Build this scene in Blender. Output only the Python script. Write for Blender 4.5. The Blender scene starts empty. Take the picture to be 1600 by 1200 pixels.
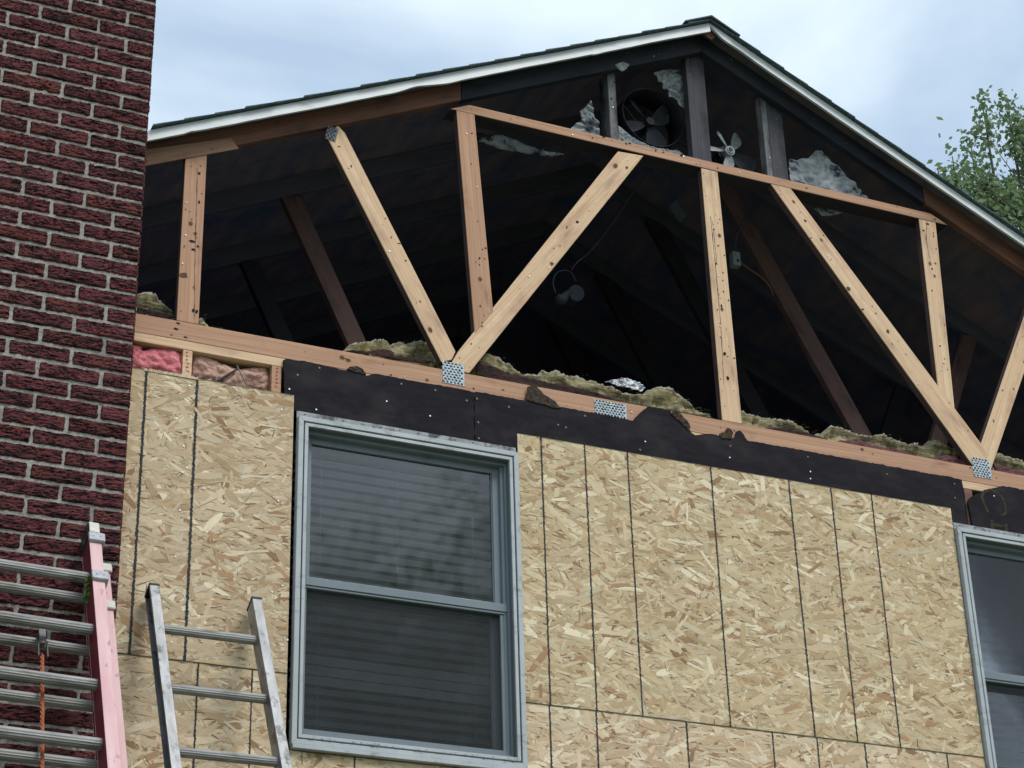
import bpy, bmesh, math, random, zlib
import numpy as np
from mathutils import Vector, Matrix, noise as mn
random.seed(7); RNG = np.random.default_rng(7)
SC = bpy.context.scene; COL = SC.collection
# ------------------------------------------------------------------ camera
F_PX = 3250.0
BR = Vector((0.91291743, -0.40730176, -0.02621145)).normalized()
BU = Vector((-0.16669638, -0.43070916, 0.8869622)).normalized()
BF = Vector((0.37255078, 0.80535389, 0.46109763)).normalized()
CAMP = Vector((0, -7.0, 1.6))
cd = bpy.data.cameras.new('camera'); cam = bpy.data.objects.new('camera', cd); COL.objects.link(cam)
cd.sensor_width = 36; cd.lens = F_PX / 1600 * 36; cd.clip_start = 0.05; cd.clip_end = 2000
cam.matrix_world = Matrix(((BR.x, BU.x, -BF.x, CAMP.x), (BR.y, BU.y, -BF.y, CAMP.y), (BR.z, BU.z, -BF.z, CAMP.z), (0, 0, 0, 1)))
SC.camera = cam
SC.render.resolution_x = 1024; SC.render.resolution_y = 768
# ------------------------------------------------------------------ world: overcast sky
SUN_EL, SUN_AZ = math.radians(52), math.radians(155)      # azimuth measured from +y towards +x
w = bpy.data.worlds.new('World'); SC.world = w; w.use_nodes = True
nt = w.node_tree; N = nt.nodes; L = nt.links; N.clear()
out = N.new('ShaderNodeOutputWorld'); bg = N.new('ShaderNodeBackground'); bg2 = N.new('ShaderNodeBackground'); add = N.new('ShaderNodeMixShader')
sky = N.new('ShaderNodeTexSky'); sky.sky_type = 'NISHITA'; sky.sun_disc = False
sky.sun_elevation = SUN_EL; sky.sun_rotation = SUN_AZ; sky.dust_density = 3
bg.inputs[1].default_value = 0.12
tc = N.new('ShaderNodeTexCoord'); mp = N.new('ShaderNodeMapping'); mp.inputs['Scale'].default_value = (1.0, 1.0, 2.2)
mp.inputs['Location'].default_value = (0.35, 0.2, 0.1)
cl = N.new('ShaderNodeTexNoise'); cl.inputs['Scale'].default_value = 3.2; cl.inputs['Detail'].default_value = 6; cl.inputs['Roughness'].default_value = .5; cl.inputs['Distortion'].default_value = .35
cr = N.new('ShaderNodeValToRGB'); cr.color_ramp.elements[0].position = .38; cr.color_ramp.elements[0].color = (.46, .60, .765, 1)
cr.color_ramp.elements[1].position = .59; cr.color_ramp.elements[1].color = (.82, .95, 1.05, 1)
L.new(tc.outputs['Generated'], mp.inputs['Vector']); L.new(mp.outputs[0], cl.inputs['Vector']); L.new(cl.outputs['Fac'], cr.inputs[0])
L.new(cr.outputs[0], bg2.inputs[0]); bg2.inputs[1].default_value = 0.86
L.new(sky.outputs[0], bg.inputs[0]); add.inputs[0].default_value = .88
L.new(bg.outputs[0], add.inputs[1]); L.new(bg2.outputs[0], add.inputs[2]); L.new(add.outputs[0], out.inputs[0])
sd = bpy.data.lights.new('sun', 'SUN'); sd.energy = 1.7; sd.angle = math.radians(25); sd.color = (1, .97, .92)
so = bpy.data.objects.new('sun', sd); COL.objects.link(so)
sv = Vector((math.sin(SUN_AZ) * math.cos(SUN_EL), math.cos(SUN_AZ) * math.cos(SUN_EL), math.sin(SUN_EL)))
so.rotation_euler = sv.to_track_quat('Z', 'Y').to_euler(); so.location = (0, -5, 20)
SC.view_settings.view_transform = 'Standard'; SC.view_settings.look = 'None'; SC.view_settings.gamma = 1
SC.view_settings.exposure = 0.42
SC.render.engine = 'CYCLES'

# ------------------------------------------------------------------ helpers
def at(px, py, y=0.0):
    """point of the photograph -> (x, z) on the vertical plane at depth y"""
    d = BR * ((px - 800) / F_PX) - BU * ((py - 600) / F_PX) + BF
    t = (7.0 + y) / d.y
    return (d.x * t, d.z * t + 1.6)

def mesh_obj(name, verts, faces, mats, parent=None, midx=None, loc=(0, 0, 0), rot=None, smooth=False, cols=None, uvs=None):
    me = bpy.data.meshes.new(name)
    me.from_pydata([tuple(v) for v in verts], [], [tuple(f) for f in faces])
    for m in (mats if isinstance(mats, (list, tuple)) else [mats]): me.materials.append(m)
    if midx is not None: me.polygons.foreach_set('material_index', np.asarray(midx, dtype=np.int32))
    if smooth: me.polygons.foreach_set('use_smooth', [True] * len(me.polygons))
    if cols is not None:                                   # per vertex colours of the pieces themselves
        a = me.color_attributes.new('piece', 'FLOAT_COLOR', 'POINT'); a.data.foreach_set('color', np.asarray(cols, dtype=np.float32).ravel())
    if uvs is not None:                                    # per vertex uv
        uvl = me.uv_layers.new(name='grain'); li = np.empty(len(me.loops), dtype=np.int32); me.loops.foreach_get('vertex_index', li)
        uvl.data.foreach_set('uv', np.asarray(uvs, dtype=np.float32)[li].ravel())
    me.update()
    o = bpy.data.objects.new(name, me); COL.objects.link(o)
    o.location = loc
    if rot is not None: o.rotation_euler = rot
    if parent is not None:
        o.parent = parent; o.matrix_parent_inverse = wmat(parent).inverted()
    return o

def wmat(o):
    m = Matrix.LocRotScale(o.location, o.rotation_euler, o.scale)
    if o.parent: m = wmat(o.parent) @ o.matrix_parent_inverse @ m
    return m

def thing(name, label, cat, loc=(0, 0, 0), group=None, rot=None):
    o = bpy.data.objects.new(name, None); COL.objects.link(o); o.location = loc
    if rot: o.rotation_euler = rot
    o['label'] = label; o['category'] = cat
    if group: o['group'] = group
    o.empty_display_size = .1
    return o

def tag(o, label=None, cat=None, group=None, kind=None):
    if label: o['label'] = label
    if cat: o['category'] = cat
    if group: o['group'] = group
    if kind: o['kind'] = kind
    return o

class MB:
    def __init__(s): s.v = []; s.f = []; s.m = []
    def add(s, V, Fs, m=0):
        n = len(s.v); s.v += [tuple(v) for v in V]; s.f += [tuple(i + n for i in f) for f in Fs]; s.m += [m] * len(Fs)
    def box(s, x0, x1, y0, y1, z0, z1, m=0):
        V = [(x, y, z) for x in (x0, x1) for y in (y0, y1) for z in (z0, z1)]
        s.add(V, [(0, 1, 3, 2), (4, 6, 7, 5), (0, 4, 5, 1), (2, 3, 7, 6), (0, 2, 6, 4), (1, 5, 7, 3)], m)
    def prism(s, poly, y0, y1, m=0):           # poly in (x,z)
        n = len(poly); V = [(x, y0, z) for x, z in poly] + [(x, y1, z) for x, z in poly]
        s.add(V, [tuple(range(n)), tuple(range(2 * n - 1, n - 1, -1))] + [(i, i + n, (i + 1) % n + n, (i + 1) % n) for i in range(n)], m)
    def disc(s, x, z, y, rx, rz, n=9, m=0, jit=0.0, ang=0):
        V = []
        for i in range(n):
            a = 2 * math.pi * i / n; r = 1 + random.uniform(-jit, jit)
            u, v = rx * r * math.cos(a), rz * r * math.sin(a)
            V.append((x + u * math.cos(ang) - v * math.sin(ang), y, z + u * math.sin(ang) + v * math.cos(ang)))
        s.add(V, [tuple(range(n))], m)
    def stud(s, x, z, y, r, h, m=0, n=8):       # nail head: low cylinder standing towards -y
        V = [(x + r * math.cos(2 * math.pi * i / n), y, z + r * math.sin(2 * math.pi * i / n)) for i in range(n)]
        V += [(a, y - h, c) for a, b, c in V]
        s.add(V, [tuple(range(n, 2 * n))] + [(i, (i + 1) % n, (i + 1) % n + n, i + n) for i in range(n)], m)
    def tube(s, pts, r, n=8, m=0, cap=True):
        P = [Vector(p) for p in pts]; rs = r if isinstance(r, (list, tuple)) else [r] * len(P); k = len(s.v); up = None
        for i, p in enumerate(P):
            t = (P[min(i + 1, len(P) - 1)] - P[max(i - 1, 0)]).normalized()
            a = Vector((0, 0, 1)) if abs(t.z) < .9 else Vector((1, 0, 0))
            if up is not None: a = up
            u = (a - t * a.dot(t)).normalized(); up = u; v = t.cross(u)
            for j in range(n):
                q = 2 * math.pi * j / n; s.v.append(tuple(p + (u * math.cos(q) + v * math.sin(q)) * rs[i]))
        for i in range(len(P) - 1):
            for j in range(n):
                s.f.append((k + i * n + j, k + i * n + (j + 1) % n, k + (i + 1) * n + (j + 1) % n, k + (i + 1) * n + j)); s.m.append(m)
        if cap:
            s.f.append(tuple(k + j for j in range(n))[::-1]); s.m.append(m)
            s.f.append(tuple(k + (len(P) - 1) * n + j for j in range(n))); s.m.append(m)
    def build(s, name, mats, parent=None, bevel=0, smooth=False, loc=(0, 0, 0), rot=None):
        o = mesh_obj(name, s.v, s.f, mats, parent, s.m, loc, rot, smooth)
        if bevel:
            b = o.modifiers.new('bevel', 'BEVEL'); b.width = bevel; b.segments = 1; b.limit_method = 'ANGLE'; b.angle_limit = math.radians(40)
        return o

# ------------------------------------------------------------------ materials
def mat(name, base=(.5, .5, .5), rough=.8, metal=0.0, var=None, vscale=(8, 8, 8), vamt=1.0, bump=0.0, bscale=None, spec=.3, detail=6, attr=None, coord='Object', ramp=(.35, .65), third=None, third_scale=(2, 2, 2), third_amt=(.5, .7)):
    m = bpy.data.materials.new(name); m.use_nodes = True; nt = m.node_tree; N = nt.nodes; L = nt.links
    b = N['Principled BSDF']; b.inputs['Roughness'].default_value = rough; b.inputs['Metallic'].default_value = metal
    b.inputs['Specular IOR Level'].default_value = spec
    tc = N.new('ShaderNodeTexCoord')
    def noise(scale, det=detail, rg=.6):
        mp = N.new('ShaderNodeMapping'); mp.inputs['Scale'].default_value = scale; L.new(tc.outputs[coord], mp.inputs['Vector'])
        n = N.new('ShaderNodeTexNoise'); n.inputs['Scale'].default_value = 1; n.inputs['Detail'].default_value = det; n.inputs['Roughness'].default_value = rg
        L.new(mp.outputs[0], n.inputs['Vector']); return n
    cur = None
    if attr:
        a = N.new('ShaderNodeAttribute'); a.attribute_name = attr; cur = a.outputs['Color']
    if var is not None:
        n = noise(vscale); r = N.new('ShaderNodeValToRGB'); r.color_ramp.elements[0].position = ramp[0]; r.color_ramp.elements[1].position = ramp[1]
        L.new(n.outputs['Fac'], r.inputs[0])
        r.color_ramp.elements[0].color = (*base, 1); r.color_ramp.elements[1].color = (*var, 1)
        if cur is not None:
            mx = N.new('ShaderNodeMix'); mx.data_type = 'RGBA'; mx.blend_type = 'MULTIPLY'; mx.inputs['Factor'].default_value = 1
            L.new(cur, mx.inputs['A']); L.new(r.outputs[0], mx.inputs['B']); cur = mx.outputs['Result']
        else: cur = r.outputs[0]
    if third is not None:
        n = noise(third_scale, 4); r = N.new('ShaderNodeValToRGB'); r.color_ramp.elements[0].position = third_amt[0]; r.color_ramp.elements[1].position = third_amt[1]
        L.new(n.outputs['Fac'], r.inputs[0]); mx = N.new('ShaderNodeMix'); mx.data_type = 'RGBA'
        L.new(r.outputs[0], mx.inputs['Factor'])
        if cur is not None: L.new(cur, mx.inputs['A'])
        else: mx.inputs['A'].default_value = (*base, 1)
        mx.inputs['B'].default_value = (*third, 1); cur = mx.outputs['Result']
    if cur is not None: L.new(cur, b.inputs['Base Color'])
    else: b.inputs['Base Color'].default_value = (*base, 1)
    if bump:
        n = noise(bscale or vscale, 5, .65); bp = N.new('ShaderNodeBump'); bp.inputs['Strength'].default_value = bump; bp.inputs['Distance'].default_value = .01
        L.new(n.outputs['Fac'], bp.inputs['Height']); L.new(bp.outputs[0], b.inputs['Normal'])
    return m

def wood(name, a, b, stain, amt=(.55, .75)):
    return mat(name, a, .75, var=b, vscale=(1.3, 45, 80), bump=.2, third=stain, third_scale=(4, 12, 12), third_amt=amt, ramp=(.3, .7), spec=.25)
M = {}
M['pine'] = wood('pale_pine', (.53, .335, .195), (.76, .56, .375), (.36, .22, .145), (.50, .80))
M['pink_pine'] = wood('reddish_pine', (.36, .19, .12), (.53, .32, .205), (.22, .11, .07), (.58, .85))
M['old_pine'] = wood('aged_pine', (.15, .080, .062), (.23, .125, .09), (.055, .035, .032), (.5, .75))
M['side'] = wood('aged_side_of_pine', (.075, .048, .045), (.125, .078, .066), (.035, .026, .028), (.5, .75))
M['under'] = wood('dark_underside', (.030, .026, .034), (.055, .042, .046), (.020, .018, .022), (.5, .75))  # darker wood for the faces behind the collar front
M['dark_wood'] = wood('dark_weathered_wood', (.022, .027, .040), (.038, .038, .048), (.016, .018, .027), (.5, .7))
M['grey_wood'] = wood('grey_weathered_wood', (.10, .10, .11), (.24, .24, .25), (.03, .03, .035), (.42, .62))
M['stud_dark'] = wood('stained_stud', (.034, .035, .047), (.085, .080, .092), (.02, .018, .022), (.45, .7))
M['attic_wood'] = wood('attic_truss_wood', (.075, .042, .038), (.12, .068, .056), (.035, .022, .022), (.5, .75))
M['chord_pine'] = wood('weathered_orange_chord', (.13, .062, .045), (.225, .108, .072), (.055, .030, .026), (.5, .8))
M['scarf'] = wood('paler_board_end', (.27, .15, .10), (.38, .22, .145), (.15, .08, .055), (.5, .8))
M['attic_dark'] = wood('shaded_attic_truss_wood', (.034, .032, .042), (.044, .040, .052), (.026, .028, .040), (.5, .75))
M['attic_web'] = wood('shaded_attic_web', (.017, .016, .021), (.024, .021, .027), (.012, .012, .018), (.5, .75))  # attic gloom put into the wood colour of the far webs
M['attic_chord'] = wood('shaded_attic_chord', (.062, .060, .080), (.085, .078, .098), (.048, .050, .070), (.5, .75))  # attic chords, gloom and navy haze mixed into the colour
M['attic_haze'] = mat('haze_blue_attic_lining', (.20, .26, .42), .95, var=(.28, .35, .54), vscale=(3, 3, 3))  # blue stands in for the navy haze of the dark attic
M['deck'] = mat('roof_deck_plywood', (.085, .088, .125), .95, var=(.17, .125, .125), vscale=(6, 3, 22), bump=.4, third=(.060, .078, .125), third_scale=(2.5, 6, 6), third_amt=(.5, .7), spec=.1)  # blue in the plywood imitates hazy navy attic darkness
M['knot'] = mat('knot', (.16, .085, .05), .8, var=(.055, .03, .02), vscale=(120, 120, 120))
M['knot_ring'] = mat('knot_ring', (.42, .25, .145), .8)
M['hole'] = mat('nail_hole', (.015, .010, .010), .9)
M['dent'] = mat('dent', (.20, .11, .07), .9)
M['bright'] = mat('bright_nail', (.85, .87, .9), .25, metal=.6)
M['rust'] = mat('old_nail', (.14, .13, .13), .5, metal=.5)
M['osb'] = mat('strand_board', (.66, .65, .635), .85, attr='piece', var=(1.14, 1.12, 1.10), vscale=(3, 90, 1), coord='UV', ramp=(.25, .75), spec=.2, bump=.2)
M['osb_base'] = mat('strand_board_glue', (.34, .23, .13), .9, var=(.50, .38, .23), vscale=(30, 30, 60))
M['ink'] = mat('line_ink', (.022, .026, .030), .9, var=(.05, .055, .055), vscale=(60, 60, 60))
M['edge_green'] = mat('green_edge_paint', (.10, .14, .10), .9, var=(.24, .22, .15), vscale=(60, 60, 60))
M['fiber'] = mat('asphalt_fiberboard', (.0125, .0110, .0150), .9, var=(.0185, .0160, .021), vscale=(14, 14, 40), bump=.25, bscale=(200, 200, 200), third=(.036, .031, .034), third_scale=(4, 4, 7), third_amt=(.48, .75), spec=.15)
M['torn'] = mat('torn_fiberboard', (.10, .075, .055), .95, var=(.025, .020, .020), vscale=(70, 70, 70), bump=.8, bscale=(160, 160, 160), spec=.1)
M['brick'] = mat('rugged_brick', (.014, .010, .015), .9, var=(.175, .060, .053), vscale=(20, 60, 150), attr='piece', bump=.8, bscale=(50, 50, 220), ramp=(.40, .53), third=(.020, .020, .028), third_scale=(2.6, 2.6, 2.0), third_amt=(.60, .76), spec=.15)
M['mortar'] = mat('mortar', (.25, .24, .215), .95, var=(.39, .38, .34), vscale=(40, 40, 40), bump=.6, bscale=(120, 120, 120), third=(.09, .09, .10), third_scale=(2.6, 2.6, 2.0), third_amt=(.58, .74), spec=.1)
M['vinyl'] = mat('white_rake_metal', (.50, .53, .54), .45, var=(.58, .61, .62), vscale=(4, 4, 9), third=(.36, .38, .38), third_scale=(7, 7, 18), third_amt=(.6, .85), spec=.4)
M['shingle'] = mat('asphalt_shingle', (.055, .078, .088), .95, var=(.12, .155, .165), vscale=(70, 70, 70), bump=.5, bscale=(200, 200, 200), spec=.1)
M['trim'] = mat('window_trim_paint', (.38, .415, .435), .5, var=(.44, .475, .49), vscale=(6, 6, 6), third=(.24, .25, .25), third_scale=(16, 16, 30), third_amt=(.56, .75))
M['trim_dk'] = mat('window_trim_groove', (.12, .135, .14), .6)
M['sash'] = mat('shaded_sash', (.15, .185, .21), .45, var=(.17, .205, .23), vscale=(4, 4, 4), third=(.10, .12, .13), third_scale=(12, 12, 12), third_amt=(.6, .85), spec=.4)  # shade from the insect screen is put into the sash grey
M['fin'] = mat('nail_fin', (.20, .21, .22), .6, var=(.33, .35, .36), vscale=(25, 25, 40), third=(.07, .07, .075), third_scale=(18, 18, 18), third_amt=(.5, .62))
M['slat'] = mat('blind_slat', (.86, .86, .84), .5)
M['plasterdark'] = mat('room_wall', (.07, .068, .062), .9)
M['galv'] = mat('galvanised_plate', (.26, .31, .34), .45, metal=.5, var=(.46, .53, .56), vscale=(90, 90, 90), bump=.6, bscale=(110, 110, 110))
M['galv_old'] = mat('dull_galvanised_plate', (.08, .09, .105), .5, metal=.5, var=(.16, .18, .20), vscale=(90, 90, 90), bump=.6)
M['slot'] = mat('punched_slot', (.018, .022, .026), .8)
M['fglass'] = mat('yellow_fiberglass', (.105, .088, .056), 1, var=(.37, .32, .185), vscale=(6, 18, 48), bump=1, bscale=(14, 40, 120), third=(.50, .41, .10), third_scale=(3, 4, 8), third_amt=(.60, .80), spec=.03, ramp=(.36, .62))
M['fglass_top'] = mat('dirty_fiberglass_top', (.22, .205, .165), 1, var=(.44, .42, .34), vscale=(40, 40, 40), bump=1, bscale=(90, 90, 90), spec=.03)
M['kraft'] = mat('kraft_facing', (.022, .016, .017), .9, var=(.060, .034, .030), vscale=(12, 12, 30), bump=.3, spec=.1)
M['pinkfoam'] = mat('dusty_pink_insulation', (.20, .085, .09), 1, var=(.10, .05, .055), vscale=(25, 25, 50), bump=.8, bscale=(80, 80, 80), spec=.03)
M['pink'] = mat('pink_fiberglass', (.50, .125, .155), 1, var=(.74, .27, .28), vscale=(14, 14, 20), bump=1, bscale=(60, 60, 60), third=(.30, .06, .10), third_scale=(9, 9, 14), third_amt=(.55, .75), spec=.03)
M['pinkgrey'] = mat('faded_pink_fiberglass', (.40, .235, .185), 1, var=(.62, .40, .32), vscale=(16, 16, 22), bump=1, bscale=(60, 60, 60), third=(.15, .085, .07), third_scale=(13, 13, 16), third_amt=(.52, .7), spec=.03)
M['foil'] = mat('crumpled_foil', (.55, .58, .60), .35, metal=.7, var=(.2, .22, .24), vscale=(50, 50, 50), bump=1, bscale=(60, 60, 60))
M['cloth'] = mat('dusty_screen_cloth', (.20, .22, .235), .95, var=(.42, .45, .46), vscale=(9, 9, 9), bump=.5, bscale=(150, 150, 150), third=(.04, .045, .06), third_scale=(10, 10, 16), third_amt=(.54, .64), spec=.05)  # dark noise blotches paint shade into the folds
M['fanpale'] = mat('dusty_pale_fan_metal', (.26, .29, .30), .7, var=(.42, .45, .45), vscale=(30, 30, 30), third=(.12, .13, .14), third_scale=(12, 12, 12), third_amt=(.55, .75))
M['fandark'] = mat('dark_fan_metal', (.018, .022, .030), .8, var=(.034, .040, .050), vscale=(20, 20, 20))
M['fanmid'] = mat('grey_fan_metal', (.10, .115, .125), .7, var=(.19, .21, .22), vscale=(30, 30, 30))
M['black'] = mat('black_plastic', (.012, .013, .018), .45, var=(.03, .03, .04), vscale=(20, 20, 20))
M['alu'] = mat('ladder_aluminium', (.19, .195, .20), .45, metal=.6, var=(.33, .335, .34), vscale=(25, 25, 6), third=(.10, .10, .10), third_scale=(22, 22, 16), third_amt=(.54, .66), bump=.1)
M['rung'] = mat('grimy_rung_aluminium', (.215, .215, .205), .6, metal=.25, var=(.32, .32, .305), vscale=(9, 60, 60), third=(.13, .125, .11), third_scale=(9, 40, 40), third_amt=(.52, .70))
M['redrail'] = mat('faded_red_fiberglass', (.58, .34, .345), .65, var=(.66, .45, .45), vscale=(20, 20, 3), third=(.36, .17, .17), third_scale=(26, 26, 12), third_amt=(.60, .70))
M['redweb'] = mat('deep_red_fiberglass', (.115, .010, .018), .55, var=(.16, .018, .028), vscale=(10, 10, 4), third=(.10, .02, .03), third_scale=(10, 10, 12), third_amt=(.55, .7))
M['cream'] = mat('cream_plastic', (.62, .60, .54), .6, var=(.50, .48, .42), vscale=(40, 40, 40))
M['greycast'] = mat('grey_cast_bracket', (.26, .27, .29), .5, metal=.4, var=(.42, .43, .45), vscale=(50, 50, 50))
M['rope'] = mat('orange_rope', (.30, .085, .035), .9, var=(.42, .13, .055), vscale=(60, 60, 60))
M['leaf'] = mat('green_leaf', (.035, .075, .015), .6, var=(.10, .16, .03), vscale=(30, 30, 30))
M['cable'] = mat('dimmed_white_cable', (.040, .048, .058), .7)  # white cable, darkened in colour to look dim in the attic
M['ocable'] = mat('orange_cable', (.16, .07, .05), .6)
M['boxmetal'] = mat('steel_box', (.22, .25, .26), .5, metal=.3)
M['bulbglass'] = mat('porcelain', (.030, .038, .050), .7)  # porcelain, darkened in colour to look dim in the attic
M['paper'] = mat('paper_tag', (.048, .060, .064), .9)
M['ground'] = mat('grass_ground', (.10, .12, .055), .95, var=(.17, .18, .12), vscale=(.7, .7, .7), bump=.4, bscale=(20, 20, 20))
M['siding'] = mat('house_siding', (.42, .42, .38), .7, var=(.48, .48, .44), vscale=(2, 2, 2))
M['olive'] = mat('olive_crayon', (.055, .050, .018), .95, var=(.018, .016, .014), vscale=(60, 60, 60))
M['redstamp'] = mat('red_stamp', (.34, .06, .04), .9)
M['bark'] = mat('tree_bark', (.06, .05, .04), .9, var=(.11, .09, .07), vscale=(12, 12, 3), bump=.6)
def leafmat(name, a, b):
    m = mat(name, a, .55, var=b, vscale=(1.2, 1.2, 1.2), spec=.3)
    N = m.node_tree.nodes; L = m.node_tree.links; b_ = N['Principled BSDF']; o = N['Material Output']
    t = N.new('ShaderNodeBsdfTranslucent'); t.inputs[0].default_value = (b[0] * 1.6, b[1] * 1.7, b[2], 1)
    mx = N.new('ShaderNodeMixShader'); mx.inputs[0].default_value = .35
    L.new(b_.outputs[0], mx.inputs[1]); L.new(t.outputs[0], mx.inputs[2]); L.new(mx.outputs[0], o.inputs[0]); return m
M['foliage'] = leafmat('maple_leaves', (.085, .125, .08), (.16, .22, .14))
def pane(name, tint, refl, extra=None):
    m = bpy.data.materials.new(name); m.use_nodes = True; N = m.node_tree.nodes; L = m.node_tree.links; N.clear()
    o = N.new('ShaderNodeOutputMaterial'); tr = N.new('ShaderNodeBsdfTransparent'); tr.inputs[0].default_value = (*tint, 1)
    g = N.new('ShaderNodeBsdfGlossy'); g.inputs['Roughness'].default_value = refl[1]; g.inputs[0].default_value = (1, 1, 1, 1)
    fr = N.new('ShaderNodeFresnel'); fr.inputs[0].default_value = refl[0]
    tc = N.new('ShaderNodeTexCoord'); n = N.new('ShaderNodeTexNoise'); n.inputs['Scale'].default_value = 3.0
    bp = N.new('ShaderNodeBump'); bp.inputs['Strength'].default_value = .012; bp.inputs['Distance'].default_value = .02
    L.new(tc.outputs['Object'], n.inputs['Vector']); L.new(n.outputs[0], bp.inputs['Height']); L.new(bp.outputs[0], g.inputs['Normal'])
    mx = N.new('ShaderNodeMixShader'); L.new(fr.outputs[0], mx.inputs[0]); L.new(tr.outputs[0], mx.inputs[1]); L.new(g.outputs[0], mx.inputs[2]); L.new(mx.outputs[0], o.inputs[0])
    return m
M['glass'] = pane('window_glass', (.86, .89, .92), (1.5, .04))
def screenmat():
    m = bpy.data.materials.new('insect_screen'); m.use_nodes = True; N = m.node_tree.nodes; L = m.node_tree.links
    b = N['Principled BSDF']; b.inputs['Base Color'].default_value = (.03, .034, .038, 1); b.inputs['Roughness'].default_value = .8
    tr = N.new('ShaderNodeBsdfTransparent'); mx = N.new('ShaderNodeMixShader'); mx.inputs[0].default_value = .24
    o = N['Material Output']; L.new(tr.outputs[0], mx.inputs[1]); L.new(b.outputs[0], mx.inputs[2]); L.new(mx.outputs[0], o.inputs[0]); return m
M['screen'] = screenmat()

# ------------------------------------------------------------------ geometry constants (metres)
PITCH = 0.487; RX = 4.30; RZ = 7.612            # ridge: lower edge of the top chord
CH_V = 0.0889 * math.sqrt(1 + PITCH ** 2)        # vertical height of the sloping chord
HX0, HX1 = 0.15, 8.45; CHX = 1.607               # house width, right edge of chimney
def under(x): return RZ - PITCH * abs(x - RX)    # chord bottom
def top(x): return under(x) + CH_V
house = thing('house', 'house with gable wall stripped to open roof trusses, new strand board sheathing and brick chimney', 'house', (RX, 0, 0))

# ground
g = mesh_obj('ground', [(-400, -400, 0), (400, -400, 0), (400, 400, 0), (-400, 400, 0)], [(0, 1, 2, 3)], M['ground']); g['kind'] = 'structure'

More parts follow.
